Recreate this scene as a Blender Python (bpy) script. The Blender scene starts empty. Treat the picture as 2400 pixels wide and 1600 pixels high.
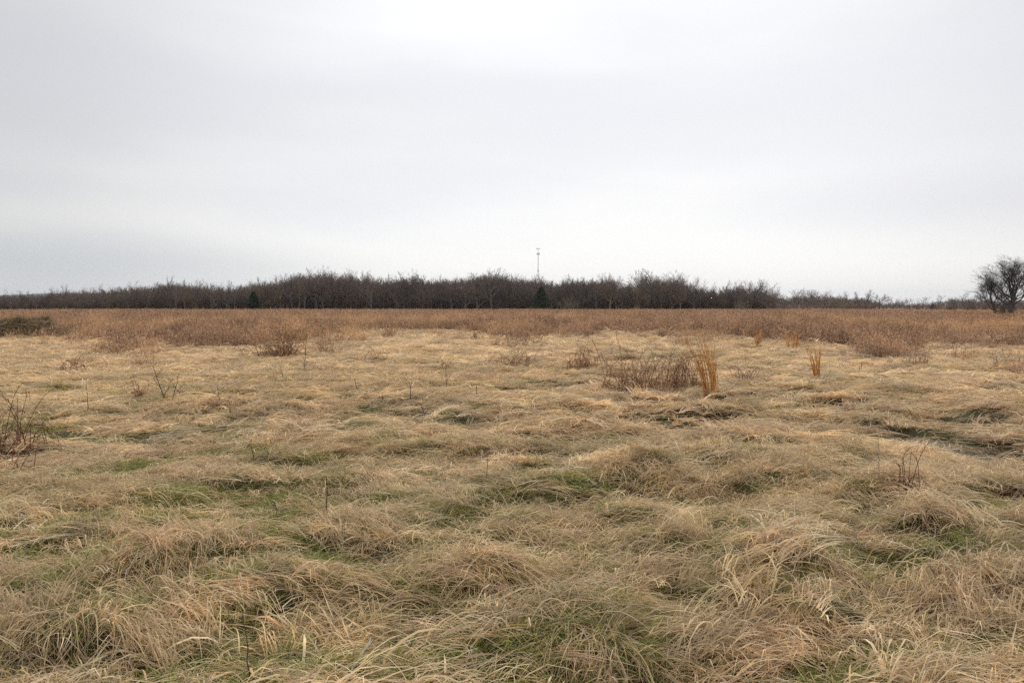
import bpy, math
import numpy as np
from mathutils import Vector, Matrix

rng = np.random.default_rng(11)
sc = bpy.context.scene
COL = sc.collection
R = math.radians

# ------------------------------------------------------------------ camera
F = 1600.0                       # focal length in pixels of the 2400 px wide frame
HORIZON = 716.0
PITCH = math.atan((800 - HORIZON) / F)
CAMZ = 1.75
cd = bpy.data.cameras.new('camera')
cd.sensor_width = 36; cd.lens = 24.0; cd.clip_start = 0.05; cd.clip_end = 20000
cam = bpy.data.objects.new('camera', cd); COL.objects.link(cam)
cam.location = (0, 0, CAMZ)
cam.rotation_euler = (R(90) - PITCH, 0, 0)
sc.camera = cam

# ------------------------------------------------------------------ world / sun / exposure
SUN_EL, SUN_AZ = R(46), R(24)    # azimuth measured from +Y towards +X: thin cloud lit from ahead
w = bpy.data.worlds.new('World'); sc.world = w; w.use_nodes = True
nt = w.node_tree; nt.nodes.clear()
def N(tree, typ, **kw):
    n = tree.nodes.new(typ)
    for k, v in kw.items(): setattr(n, k, v)
    return n
def L(tree, a, b): tree.links.new(a, b)
def math_node(tree, op, a, b=None, clamp=False):
    n = N(tree, 'ShaderNodeMath', operation=op, use_clamp=clamp)
    for i, v in enumerate((a, b)):
        if v is None: continue
        if isinstance(v, (int, float)): n.inputs[i].default_value = v
        else: L(tree, v, n.inputs[i])
    return n.outputs[0]
def mixc(tree, fac, a, b, mode='MIX'):
    n = N(tree, 'ShaderNodeMix', data_type='RGBA', blend_type=mode)
    for s, v in ((n.inputs[0], fac), (n.inputs[6], a), (n.inputs[7], b)):
        if isinstance(v, (int, float)): s.default_value = v
        elif isinstance(v, tuple): s.default_value = (*v, 1) if len(v) == 3 else v
        else: L(tree, v, s)
    return n.outputs[2]
def ramp(tree, fac, stops, interp='LINEAR'):
    n = N(tree, 'ShaderNodeValToRGB'); n.color_ramp.interpolation = interp
    e = n.color_ramp.elements
    while len(e) < len(stops): e.new(0.5)
    for k, (p, c) in enumerate(stops):
        e[k].position = p; e[k].color = (*c, 1)
    L(tree, fac, n.inputs[0]); return n.outputs[0]
out = N(nt, 'ShaderNodeOutputWorld'); bg = N(nt, 'ShaderNodeBackground')
tc = N(nt, 'ShaderNodeTexCoord'); sep = N(nt, 'ShaderNodeSeparateXYZ'); L(nt, tc.outputs['Generated'], sep.inputs[0])
mp = N(nt, 'ShaderNodeMapping'); mp.inputs['Scale'].default_value = (1.1, 1.1, 5.0); L(nt, tc.outputs['Generated'], mp.inputs[0])
nz = N(nt, 'ShaderNodeTexNoise'); nz.inputs['Scale'].default_value = 1.6; nz.inputs['Detail'].default_value = 5.0; nz.inputs['Roughness'].default_value = 0.48
L(nt, mp.outputs[0], nz.inputs[0])
nc = math_node(nt, 'SUBTRACT', nz.outputs[0], 0.5)
el = math_node(nt, 'ADD', sep.outputs[2], math_node(nt, 'MULTIPLY', nc, 0.34))
cloud = ramp(nt, el, [(0.0, (.70, .69, .685)), (.06, (.735, .725, .712)), (.13, (.745, .735, .722)), (.20, (.66, .66, .672)), (.27, (.625, .63, .655)), (.35, (.69, .70, .715)), (.48, (.765, .772, .785)), (.66, (1.40, 1.41, 1.44)), (1.0, (2.2, 2.22, 2.25))], 'B_SPLINE')
# broad thinner part of the cloud ahead, thicker to the sides
dotn = N(nt, 'ShaderNodeVectorMath', operation='DOT_PRODUCT'); L(nt, tc.outputs['Generated'], dotn.inputs[0])
dotn.inputs[1].default_value = Vector((0.13, 1, 0.12)).normalized()
thin = N(nt, 'ShaderNodeMapRange'); thin.interpolation_type = 'SMOOTHSTEP'
for i, v in zip((1, 2, 3, 4), (0.70, 1.0, 0.80, 1.09)): thin.inputs[i].default_value = v
L(nt, dotn.outputs['Value'], thin.inputs[0])
cl2 = N(nt, 'ShaderNodeVectorMath', operation='SCALE'); L(nt, cloud, cl2.inputs[0]); L(nt, thin.outputs[0], cl2.inputs[3])
# low blue-grey bank of cloud over the horizon to the left
d2 = N(nt, 'ShaderNodeVectorMath', operation='SUBTRACT'); L(nt, tc.outputs['Generated'], d2.inputs[0])
d2.inputs[1].default_value = (-0.66, 0.75, 0.058)
m2 = N(nt, 'ShaderNodeVectorMath', operation='MULTIPLY'); L(nt, d2.outputs[0], m2.inputs[0]); m2.inputs[1].default_value = (1.6, 1.6, 17.0)
l2 = N(nt, 'ShaderNodeVectorMath', operation='LENGTH'); L(nt, m2.outputs[0], l2.inputs[0])
bank = N(nt, 'ShaderNodeMapRange'); bank.interpolation_type = 'SMOOTHSTEP'
for i, v in zip((1, 2, 3, 4), (0.0, 1.0, 1.0, 0.0)): bank.inputs[i].default_value = v
L(nt, math_node(nt, 'ADD', l2.outputs['Value'], math_node(nt, 'MULTIPLY', nc, 0.7)), bank.inputs[0])
cl3 = mixc(nt, math_node(nt, 'MULTIPLY', bank.outputs[0], 0.75), cl2.outputs[0], (.42, .45, .48))
d3 = N(nt, 'ShaderNodeVectorMath', operation='SUBTRACT'); L(nt, tc.outputs['Generated'], d3.inputs[0]); d3.inputs[1].default_value = (0.60, 0.79, 0.125)
m3 = N(nt, 'ShaderNodeVectorMath', operation='MULTIPLY'); L(nt, d3.outputs[0], m3.inputs[0]); m3.inputs[1].default_value = (2.4, 2.4, 13.0)
l3 = N(nt, 'ShaderNodeVectorMath', operation='LENGTH'); L(nt, m3.outputs[0], l3.inputs[0])
bank2 = N(nt, 'ShaderNodeMapRange'); bank2.interpolation_type = 'SMOOTHSTEP'
for i, v in zip((1, 2, 3, 4), (0.0, 1.1, 0.55, 0.0)): bank2.inputs[i].default_value = v
L(nt, math_node(nt, 'ADD', l3.outputs['Value'], math_node(nt, 'MULTIPLY', nc, 1.1)), bank2.inputs[0])
cl3 = mixc(nt, bank2.outputs[0], cl3, (.55, .545, .58))
sky = N(nt, 'ShaderNodeTexSky'); sky.sky_type = 'NISHITA'; sky.sun_disc = False
sky.sun_elevation = SUN_EL; sky.sun_rotation = SUN_AZ
skyc = N(nt, 'ShaderNodeVectorMath', operation='SCALE'); L(nt, sky.outputs[0], skyc.inputs[0]); skyc.inputs[3].default_value = 0.10
fin = mixc(nt, 0.95, skyc.outputs[0], cl3)
L(nt, fin, bg.inputs[0]); bg.inputs[1].default_value = 1.0
L(nt, bg.outputs[0], out.inputs[0])

sl = bpy.data.lights.new('sun', 'SUN'); sl.energy = 1.5; sl.angle = R(12); sl.color = (1.0, .975, .94)
sun = bpy.data.objects.new('sun', sl); COL.objects.link(sun)
sd = Vector((math.sin(SUN_AZ) * math.cos(SUN_EL), math.cos(SUN_AZ) * math.cos(SUN_EL), math.sin(SUN_EL)))
sun.rotation_euler = sd.to_track_quat('Z', 'Y').to_euler(); sun.location = (0, 0, 60)

sc.view_settings.view_transform = 'Standard'; sc.view_settings.look = 'None'
sc.view_settings.exposure = 0.37; sc.view_settings.gamma = 1.0; sc.view_settings.use_curve_mapping = False
sc.cycles.use_denoising = False
sc.cycles.max_bounces = 7; sc.cycles.diffuse_bounces = 6; sc.cycles.glossy_bounces = 2
sc.cycles.transmission_bounces = 3; sc.cycles.transparent_max_bounces = 6; sc.cycles.volume_bounces = 0

# ------------------------------------------------------------------ noise and terrain
def _hash(ix, iy, seed):
    n = (ix.astype(np.int64) * 374761393 + iy.astype(np.int64) * 668265263 + seed * 144269504) & 0xffffffff
    n = ((n ^ (n >> 13)) * 1274126177) & 0xffffffff
    n = (n ^ (n >> 16)) & 0xffffffff
    return n / 4294967295.0
def vnoise(x, y, seed=0):
    x = np.asarray(x, float); y = np.asarray(y, float)
    ix = np.floor(x); iy = np.floor(y); fx = x - ix; fy = y - iy
    fx = fx * fx * fx * (fx * (fx * 6 - 15) + 10); fy = fy * fy * fy * (fy * (fy * 6 - 15) + 10)
    a = _hash(ix, iy, seed); b = _hash(ix + 1, iy, seed); c = _hash(ix, iy + 1, seed); d = _hash(ix + 1, iy + 1, seed)
    return (a * (1 - fx) + b * fx) * (1 - fy) + (c * (1 - fx) + d * fx) * fy
def fbm(x, y, seed=0, o=3):
    s = 0; a = 1; t = 0
    for k in range(o):
        s = s + a * vnoise(x * 2 ** k + 17.3 * k, y * 2 ** k - 9.1 * k, seed + k); t += a; a *= .5
    return s / t
def smooth(a, b, x):
    t = np.clip((x - a) / (b - a), 0, 1); return t * t * (3 - 2 * t)

def flat(px, py, z=0.0):         # pixel of the 2400 px frame -> point on the level z
    u = (px - 1200) / F; v = (800 - py) / F
    d = np.array([u, math.cos(PITCH) + v * math.sin(PITCH), -math.sin(PITCH) + v * math.cos(PITCH)])
    t = (z - CAMZ) / d[2]
    return d[0] * t, d[1] * t
def at(px, dist):                # pixel column and distance -> x, y
    return (px - 1200) / F * dist, dist
def height_for(py, dist):        # height whose top shows at row py at that distance
    return CAMZ + (HORIZON - py) / F * dist

# mounds of matted grass read off the photograph: column, row of the foot, half width px, height m
MOUNDS = [(1480, 1150, 150, .24), (1660, 1170, 95, .18), (1890, 1400, 170, .28), (2240, 1290, 120, .15), (865, 1055, 85, .10),
          (1120, 1420, 150, .17), (300, 1370, 110, .16), (735, 1235, 75, .09), (1060, 1075, 90, .13), (1540, 1340, 120, .13),
          (1960, 1270, 130, .17), (1310, 1185, 110, .10), (1745, 935, 90, .14), (1680, 985, 70, .09), (1850, 1500, 140, .14),
          (1490, 1440, 90, .13), (2330, 1450, 130, .16), (610, 1450, 170, .10), (60, 1570, 160, .16), (1420, 1590, 170, .18),
          (2340, 985, 90, .18), (2130, 1005, 80, .14), (1260, 990, 70, .08), (1870, 925, 60, .12), (2050, 1085, 90, .10), (2330, 1075, 70, .12),
          (2180, 1340, 120, .16), (1210, 1260, 120, .09), (900, 1310, 130, .08)]
_m = []
for px, py, hw, h in MOUNDS:
    x, y = flat(px, py); r = hw / F * y
    _m.append((x, y + r * .55, r * 1.0, r * .55, h))
PUD = [(2105, 1036, .70, .57), (2250, 1000, .70, .56), (2330, 1072, .55, .46), (1985, 1035, .5, .15)]
_p = []
for px, py, rx, ry in PUD:
    x, y = flat(px, py, -.05); _p.append((x, y, rx, ry))
_pc = (np.mean([q[0] for q in _p]), np.mean([q[1] for q in _p]))
def dips(x, y):
    d = 0
    for a, b, rx, ry in _p:
        q = ((x - a) / rx) ** 2 + ((y - b) / ry) ** 2
        d = np.maximum(d, np.exp(-q * q * .4))
    return d
def H(x, y):
    x = np.asarray(x, float); y = np.asarray(y, float)
    r = np.hypot(x, y)
    near = 1 - smooth(35, 70, r)
    wx = x + 1.2 * (fbm(x / 3, y / 3, 61, 2) - .5)
    n0 = vnoise(wx / .8, y / .52, 5); yy = y + .22 * n0
    n1 = .62 * vnoise(wx / .8, yy / .52, 5) + .38 * vnoise(wx / .38 + 7, yy / .27, 6)
    hum = (.155 * smooth(.36, .80, n1) - .055 + .022 * (vnoise(x / .2, yy / .15, 9) - .5)) * near
    hum = hum * (.72 + .28 * smooth(3, 6, r)) * (.7 + .8 * smooth(-1.5, 3, x)) * (1 - .45 * smooth(9, 18, r))
    big = (fbm(x / 14, y / 14, 21, 2) - .5) * .22 * smooth(3, 12, r)
    m = 0
    for a, b, rx, ry, h in _m:
        q = ((x - a) / rx) ** 2
        v = (y - b) / ry
        v = np.where(v < 0, v * 1.35, v * .62)
        m = m + h * .78 * np.exp(-(q + v * v) ** 1.3)
    dp = dips(x, y); wide = np.exp(-(((x - _pc[0]) / 2.3) ** 2 + ((y - _pc[1] + .5) / 1.9) ** 2) ** 2)
    return (hum + m) * (1 - dp) * (1 - .75 * wide) + big * (1 - np.maximum(dp, wide)) - .09 * dp
def grad(x, y, e=.22):
    return (H(x + e, y) - H(x - e, y)) / (2 * e), (H(x, y + e) - H(x, y - e)) / (2 * e)
def hollow(x, y):
    e = .28; a = H(x + e, y) + H(x - e, y) + H(x, y + e) + H(x, y - e)
    return smooth(.005, .045, a / 4 - H(x, y))
def green_mask(x, y):
    n = .28 * fbm(x / 2.4 + 5, y / 1.8, 31, 2) + .72 * fbm(x / .55, y / .33, 33, 2)
    left = .10 * smooth(1.5, -4, x) + .035 * smooth(9, 4, np.hypot(x, y))
    low = hollow(x, y) * .13 - .045
    return smooth(.50, .59, n + left + low) * (1 - .5 * smooth(0, 4, x))
def h1(x, y): return float(H(np.array([x]), np.array([y]))[0])
def ground_at(px, py):
    z = 0.
    for _ in range(4):
        x, y = flat(px, py, z); z = .5 * z + .5 * h1(x, y)
    return x, y, h1(x, y)

# ------------------------------------------------------------------ materials
def new_mat(name):
    m = bpy.data.materials.new(name); m.use_nodes = True; t = m.node_tree; t.nodes.clear()
    return m, t
def blade_mat(name, instanced, transl=.48, rough=.75, mul=(1, 1, 1)):
    m, t = new_mat(name)
    o = N(t, 'ShaderNodeOutputMaterial')
    a = N(t, 'ShaderNodeAttribute', attribute_name='col')
    c = a.outputs[0]
    if mul != (1, 1, 1): c = mixc(t, 1.0, c, mul, 'MULTIPLY')
    if instanced:
        i = N(t, 'ShaderNodeAttribute', attribute_name='tint', attribute_type='INSTANCER')
        c = mixc(t, 1.0, c, i.outputs[0], 'MULTIPLY')
    geo = N(t, 'ShaderNodeNewGeometry')
    n = N(t, 'ShaderNodeTexNoise'); n.inputs['Scale'].default_value = 14; n.inputs['Detail'].default_value = 2
    L(t, geo.outputs['Position'], n.inputs[0])
    v = N(t, 'ShaderNodeMapRange'); [setattr(v.inputs[k], 'default_value', q) for k, q in zip((1, 2, 3, 4), (.3, .7, .8, 1.2))]
    L(t, n.outputs[0], v.inputs[0])
    s = N(t, 'ShaderNodeVectorMath', operation='SCALE'); L(t, c, s.inputs[0]); L(t, v.outputs[0], s.inputs[3])
    p = N(t, 'ShaderNodeBsdfPrincipled'); L(t, s.outputs[0], p.inputs['Base Color']); p.inputs['Roughness'].default_value = rough
    p.inputs['Specular IOR Level'].default_value = .25
    tr = N(t, 'ShaderNodeBsdfTranslucent'); L(t, s.outputs[0], tr.inputs[0])
    mx = N(t, 'ShaderNodeMixShader'); mx.inputs[0].default_value = transl
    L(t, p.outputs[0], mx.inputs[1]); L(t, tr.outputs[0], mx.inputs[2]); L(t, mx.outputs[0], o.inputs[0])
    return m
M_BLADE_I = blade_mat('dry_blade_scattered', True)
M_BLADE = blade_mat('dry_blade', False)
M_GREEN_I = blade_mat('green_blade_scattered', True, .3, .6)
M_TALL_I = blade_mat('tall_grass_scattered', True, .25)
M_WOOD_I = blade_mat('twig_wood_scattered', True, 0.0, .85)
def wood_mat(name, c1, c2, scale=6):
    m, t = new_mat(name); o = N(t, 'ShaderNodeOutputMaterial'); p = N(t, 'ShaderNodeBsdfPrincipled')
    g = N(t, 'ShaderNodeNewGeometry'); mpg = N(t, 'ShaderNodeMapping'); mpg.inputs['Scale'].default_value = (1, 1, .25)
    L(t, g.outputs['Position'], mpg.inputs[0])
    n = N(t, 'ShaderNodeTexNoise'); n.inputs['Scale'].default_value = scale; n.inputs['Detail'].default_value = 4
    L(t, mpg.outputs[0], n.inputs[0])
    oi = N(t, 'ShaderNodeObjectInfo')
    c = ramp(t, n.outputs[0], [(.3, c1), (.7, c2)])
    v = N(t, 'ShaderNodeMapRange'); v.inputs[3].default_value = .75; v.inputs[4].default_value = 1.25; L(t, oi.outputs['Random'], v.inputs[0])
    s = N(t, 'ShaderNodeVectorMath', operation='SCALE'); L(t, c, s.inputs[0]); L(t, v.outputs[0], s.inputs[3])
    L(t, s.outputs[0], p.inputs['Base Color']); p.inputs['Roughness'].default_value = .9; p.inputs['Specular IOR Level'].default_value = .15
    b = N(t, 'ShaderNodeBump'); b.inputs['Strength'].default_value = .4; b.inputs['Distance'].default_value = .01; L(t, n.outputs[0], b.inputs['Height']); L(t, b.outputs[0], p.inputs['Normal'])
    L(t, p.outputs[0], o.inputs[0]); return m
M_BARK = wood_mat('grey_bark', (.075, .062, .055), (.16, .135, .12))
M_TWIG = wood_mat('bare_twig', (.125, .098, .086), (.21, .17, .15), 1.5)
M_TWIG_OLIVE = wood_mat('olive_twig', (.13, .11, .07), (.21, .18, .115), 1.5)
M_OAK = wood_mat('oak_bark', (.07, .058, .053), (.13, .11, .10))
M_STICK = wood_mat('weathered_stick', (.035, .028, .022), (.09, .07, .055), 30)
M_PALE = wood_mat('pale_stick', (.26, .22, .165), (.42, .36, .27), 30)
M_REDSTEM = wood_mat('red_brown_stem', (.10, .038, .02), (.20, .08, .042), 30)
M_CEDAR = blade_mat('cedar_leaf', False, .1, .7)
def plain(name, c, rough=.6, metal=0.):
    m, t = new_mat(name); o = N(t, 'ShaderNodeOutputMaterial'); p = N(t, 'ShaderNodeBsdfPrincipled')
    n = N(t, 'ShaderNodeTexNoise'); n.inputs['Scale'].default_value = 2.0; n.inputs['Detail'].default_value = 4
    cc = mixc(t, n.outputs[0], tuple(q * .85 for q in c), tuple(min(1, q * 1.15) for q in c))
    L(t, cc, p.inputs['Base Color']); p.inputs['Roughness'].default_value = rough; p.inputs['Metallic'].default_value = metal
    L(t, p.outputs[0], o.inputs[0]); return m
M_STEEL = plain('galvanised_steel', (.34, .36, .38), .5, .3)
M_ANT = plain('antenna_casing', (.42, .43, .44), .5)

# ------------------------------------------------------------------ mesh helpers
def build_mesh(name, V, Fq, mat, cols=None, Ft=None):
    """V (n,3); Fq (m,4) quads; Ft (k,3) triangles; cols (n,3) per vertex"""
    me = bpy.data.meshes.new(name)
    V = np.asarray(V, np.float32).reshape(-1, 3)
    fq = np.zeros((0, 4), np.int32) if Fq is None else np.asarray(Fq, np.int32).reshape(-1, 4)
    ft = np.zeros((0, 3), np.int32) if Ft is None else np.asarray(Ft, np.int32).reshape(-1, 3)
    nl = fq.size + ft.size; npoly = len(fq) + len(ft)
    me.vertices.add(len(V)); me.vertices.foreach_set('co', V.ravel())
    me.loops.add(nl); me.loops.foreach_set('vertex_index', np.concatenate([fq.ravel(), ft.ravel()]))
    me.polygons.add(npoly)
    st = np.concatenate([np.arange(len(fq)) * 4, fq.size + np.arange(len(ft)) * 3]).astype(np.int32)
    me.polygons.foreach_set('loop_start', st)
    me.update(calc_edges=True)
    me.polygons.foreach_set('use_smooth', np.ones(npoly, bool))
    if cols is not None:
        a = me.attributes.new('col', 'FLOAT_COLOR', 'POINT')
        c = np.ones((len(V), 4), np.float32); c[:, :3] = np.asarray(cols).reshape(-1, 3); a.data.foreach_set('color', c.ravel())
    if mat: me.materials.append(mat)
    return me
class Acc:
    def __init__(s): s.v = []; s.q = []; s.t = []; s.c = []; s.n = 0
    def add(s, V, Q=None, T=None, C=None):
        V = np.asarray(V, float).reshape(-1, 3)
        s.v.append(V)
        if Q is not None: s.q.append(np.asarray(Q).reshape(-1, 4) + s.n)
        if T is not None: s.t.append(np.asarray(T).reshape(-1, 3) + s.n)
        s.c.append(np.ones((len(V), 3)) * (C if C is not None else (1, 1, 1)) if C is None or np.ndim(C) == 1 else np.asarray(C).reshape(-1, 3))
        s.n += len(V)
    def ribbons(s, P, W, S, C):
        """P (N,K,3) centre lines, W (N,K) widths, S (N,K,3) side vectors, C (N,3)"""
        n, k, _ = P.shape
        V = np.stack([P - S * W[..., None] / 2, P + S * W[..., None] / 2], 2).reshape(-1, 3)
        b = (np.arange(n) * k * 2)[:, None] + np.arange(k - 1)[None] * 2
        Q = np.stack([b, b + 1, b + 3, b + 2], -1)
        s.add(V, Q=Q, C=np.repeat(C, k * 2, 0))
    def tube(s, P, Rr, sides=4, C=(1, 1, 1)):
        P = np.asarray(P, float); Rr = np.asarray(Rr, float); k = len(P)
        T = np.gradient(P, axis=0); T /= np.linalg.norm(T, axis=1)[:, None] + 1e-9
        ref = np.array([0., 0, 1]) if abs(T[0][2]) < .9 else np.array([1., 0, 0])
        A = np.cross(T, ref); A /= np.linalg.norm(A, axis=1)[:, None] + 1e-9
        B = np.cross(T, A)
        an = np.arange(sides) / sides * 2 * math.pi
        V = P[:, None] + Rr[:, None, None] * (A[:, None] * np.cos(an)[None, :, None] + B[:, None] * np.sin(an)[None, :, None])
        i = np.arange(k - 1)[:, None] * sides; j = np.arange(sides)[None]; j2 = (j + 1) % sides
        Q = np.stack([i + j, i + j2, i + sides + j2, i + sides + j], -1)
        s.add(V.reshape(-1, 3), Q=Q, C=C)
    def box(s, c, d, C=(1, 1, 1)):
        c = np.array(c, float); d = np.array(d, float) / 2
        V = np.array([[x, y, z] for z in (-1, 1) for y in (-1, 1) for x in (-1, 1)]) * d + c
        s.add(V, Q=[[0, 2, 3, 1], [4, 5, 7, 6], [0, 1, 5, 4], [2, 6, 7, 3], [0, 4, 6, 2], [1, 3, 7, 5]], C=C)
    def mesh(s, name, mat):
        return build_mesh(name, np.concatenate(s.v), np.concatenate(s.q) if s.q else None, mat, np.concatenate(s.c), np.concatenate(s.t) if s.t else None)
def obj(name, me, parent=None, loc=(0, 0, 0), rz=0., scale=(1, 1, 1)):
    o = bpy.data.objects.new(name, me); COL.objects.link(o); o.location = loc; o.rotation_euler = (0, 0, rz); o.scale = scale
    if parent: o.parent = parent
    return o
def tag(o, label=None, cat=None, group=None, kind=None):
    if label: o['label'] = label
    if cat: o['category'] = cat
    if group: o['group'] = group
    if kind: o['kind'] = kind
    return o

_gn = {}
def scatter(name, protos, P, EU, SC, IDX, TINT, label, cat=None):
    """one stuff object: points that carry copies of the given meshes"""
    hid = bpy.data.collections.new(name + '_kinds')
    for k, me in enumerate(protos):
        o = bpy.data.objects.new(f'{name}_kind_{k:02d}', me); hid.objects.link(o)
    me = bpy.data.meshes.new(name); n = len(P)
    me.vertices.add(n); me.vertices.foreach_set('co', np.asarray(P, np.float32).ravel())
    def at_(nm, ty, key, arr): me.attributes.new(nm, ty, 'POINT').data.foreach_set(key, np.ascontiguousarray(arr).ravel())
    at_('rot', 'FLOAT_VECTOR', 'vector', EU.astype(np.float32)); at_('scl', 'FLOAT_VECTOR', 'vector', SC.astype(np.float32))
    at_('idx', 'INT', 'value', IDX.astype(np.int32))
    at_('tint', 'FLOAT_COLOR', 'color', np.concatenate([TINT, np.ones((n, 1))], 1).astype(np.float32))
    g = bpy.data.node_groups.new(name, 'GeometryNodeTree')
    g.interface.new_socket('Geometry', in_out='INPUT', socket_type='NodeSocketGeometry')
    g.interface.new_socket('Geometry', in_out='OUTPUT', socket_type='NodeSocketGeometry')
    gi = N(g, 'NodeGroupInput'); go = N(g, 'NodeGroupOutput'); ip = N(g, 'GeometryNodeInstanceOnPoints')
    ci = N(g, 'GeometryNodeCollectionInfo'); ci.inputs['Collection'].default_value = hid
    ci.inputs['Separate Children'].default_value = True; ci.inputs['Reset Children'].default_value = True
    def na(nm, ty):
        q = N(g, 'GeometryNodeInputNamedAttribute', data_type=ty); q.inputs['Name'].default_value = nm
        return q.outputs['Attribute']
    L(g, gi.outputs[0], ip.inputs['Points']); L(g, ci.outputs[0], ip.inputs['Instance']); ip.inputs['Pick Instance'].default_value = True
    L(g, na('idx', 'INT'), ip.inputs['Instance Index']); L(g, na('rot', 'FLOAT_VECTOR'), ip.inputs['Rotation']); L(g, na('scl', 'FLOAT_VECTOR'), ip.inputs['Scale'])
    L(g, ip.outputs[0], go.inputs[0])
    o = obj(name, me); md = o.modifiers.new('scatter', 'NODES'); md.node_group = g
    return tag(o, label, cat, kind='stuff')
def euler_from(X, Z):
    """rows of x and z axes -> XYZ euler angles"""
    Z = Z / np.linalg.norm(Z, axis=1)[:, None]
    X = X - Z * (X * Z).sum(1)[:, None]; X /= np.linalg.norm(X, axis=1)[:, None] + 1e-9
    Y = np.cross(Z, X)
    ey = np.arcsin(np.clip(-X[:, 2], -1, 1)); ex = np.arctan2(Y[:, 2], Z[:, 2]); ez = np.arctan2(X[:, 1], X[:, 0])
    return np.stack([ex, ey, ez], 1)

STRAW = np.array([(.52, .37, .19), (.46, .33, .185), (.56, .425, .245), (.38, .265, .155), (.27, .175, .10), (.40, .31, .21), (.63, .50, .33), (.50, .32, .13), (.33, .20, .105)])
STRAW = STRAW * np.array([1.40, 1.50, 1.70])
STRAW_P = np.array([.23, .19, .13, .13, .10, .09, .05, .02, .06])
def straw(n, r, dark=0.):
    c = STRAW[r.choice(len(STRAW), n, p=STRAW_P)] * r.uniform(.8, 1.15, (n, 1))
    return c * (1 - dark)
def lying(a, n, r, rad=.21, lmin=.12, lmax=.42, k=5, wmul=1., lift=.03, wild=.16, col=None, spread=.30):
    """add n lying, combed blades to accumulator a, running along +x"""
    nl = max(2, n // 11); lk = r.integers(0, nl, n); lz = r.uniform(0, .05, nl)[lk]
    st = np.stack([(r.normal(0, rad * .5, nl))[lk] + r.normal(0, .05, n) - .15, (r.normal(0, rad * .45, nl))[lk] + r.normal(0, .028, n), lz + r.uniform(0, .012, n)], 1)
    Ln = r.uniform(lmin, lmax, n); th = (r.normal(0, spread * 1.25, nl))[lk] + r.normal(0, .10, n); wd = r.random(n) < wild
    tone = r.uniform(.72, 1.22, nl)[lk][:, None] * (np.ones((n, 3)) + r.normal(0, .02, (nl, 3))[lk])
    th = np.where(wd, r.uniform(-3.14, 3.14, n), th); Ln = np.where(wd, Ln * .7, Ln)
    cu = (r.normal(0, .13, nl))[lk] + r.normal(0, .09, n); t = np.linspace(0, 1, k)[None]
    kink = (r.random(n) < .22)[:, None] * (t > r.uniform(.3, .75, (n, 1))) * r.normal(0, .9, (n, 1))
    ang = th[:, None] + cu[:, None] * t + kink
    ds = Ln[:, None] / (k - 1)
    dx = np.cos(ang) * ds; dy = np.sin(ang) * ds; dx[:, 0] = 0; dy[:, 0] = 0
    X = np.cumsum(dx, 1) + st[:, :1]; Y = np.cumsum(dy, 1) + st[:, 1:2]
    lf = np.abs(r.normal(0, lift, n)) + .006; up = (r.random(n) < .03) * r.uniform(.03, .12, n)
    Z = st[:, 2:3] + lf[:, None] * np.sin(math.pi * t) * 1.3 + up[:, None] * t ** 1.5 - .03 * (1 - t) ** 4
    W = r.uniform(.0028, .0066, n) * wmul; wide = r.random(n) < .08; W = np.where(wide, W * 1.9, W)
    Wt = W[:, None] * np.clip(1.15 - t ** 2.2, .15, 1)
    P = np.stack([X, Y, Z], -1)
    tw = r.normal(0, .5, n)[:, None] + r.normal(0, .4, n)[:, None] * t
    S = np.stack([-np.sin(ang) * np.cos(tw), np.cos(ang) * np.cos(tw), np.sin(tw)], -1)
    a.ribbons(P, Wt, S, (straw(n, r) * .5 + straw(nl, r)[lk] * .5) * tone if col is None else col)
def drooping(a, n, r, rad=.1, lmin=.2, lmax=.45, k=6, rise=1.0, wmul=1., az=None, azs=3.14, col=None, droop=2.2, curl=.5):
    """tuft: blades that rise from the middle, arch outwards and hang"""
    an0 = r.uniform(-3.14, 3.14, n); rr = rad * np.sqrt(r.random(n))
    st = np.stack([np.cos(an0) * rr, np.sin(an0) * rr, np.zeros(n)], 1)
    d = an0 + r.normal(0, .5, n) if az is None else az + r.normal(0, azs, n)
    Ln = r.uniform(lmin, lmax, n); t = np.linspace(0, 1, k)[None]
    e0 = r.uniform(.35, 1.4, n) * rise; el_ = e0[:, None] - (e0 + r.uniform(.2, 1, n))[:, None] * droop * .6 * t
    el_ = np.clip(el_, -1.3, 1.5); ang = d[:, None] + r.normal(0, curl, n)[:, None] * t
    ds = Ln[:, None] / (k - 1); cx = np.cos(ang) * np.cos(el_) * ds; cy = np.sin(ang) * np.cos(el_) * ds; cz = np.sin(el_) * ds
    for q in (cx, cy, cz): q[:, 0] = 0
    P = np.stack([np.cumsum(cx, 1) + st[:, :1], np.cumsum(cy, 1) + st[:, 1:2], np.cumsum(cz, 1)], -1)
    W = r.uniform(.002, .0045, n) * wmul; W = np.where(r.random(n) < .1, W * 1.9, W)[:, None] * np.clip(1.12 - t ** 2, .15, 1)
    tw = r.uniform(-.9, .9, n)[:, None] + 0 * t
    S = np.stack([-np.sin(ang) * np.cos(tw), np.cos(ang) * np.cos(tw), np.sin(tw)], -1)
    a.ribbons(P, W, S, straw(n, r) if col is None else col)

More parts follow.
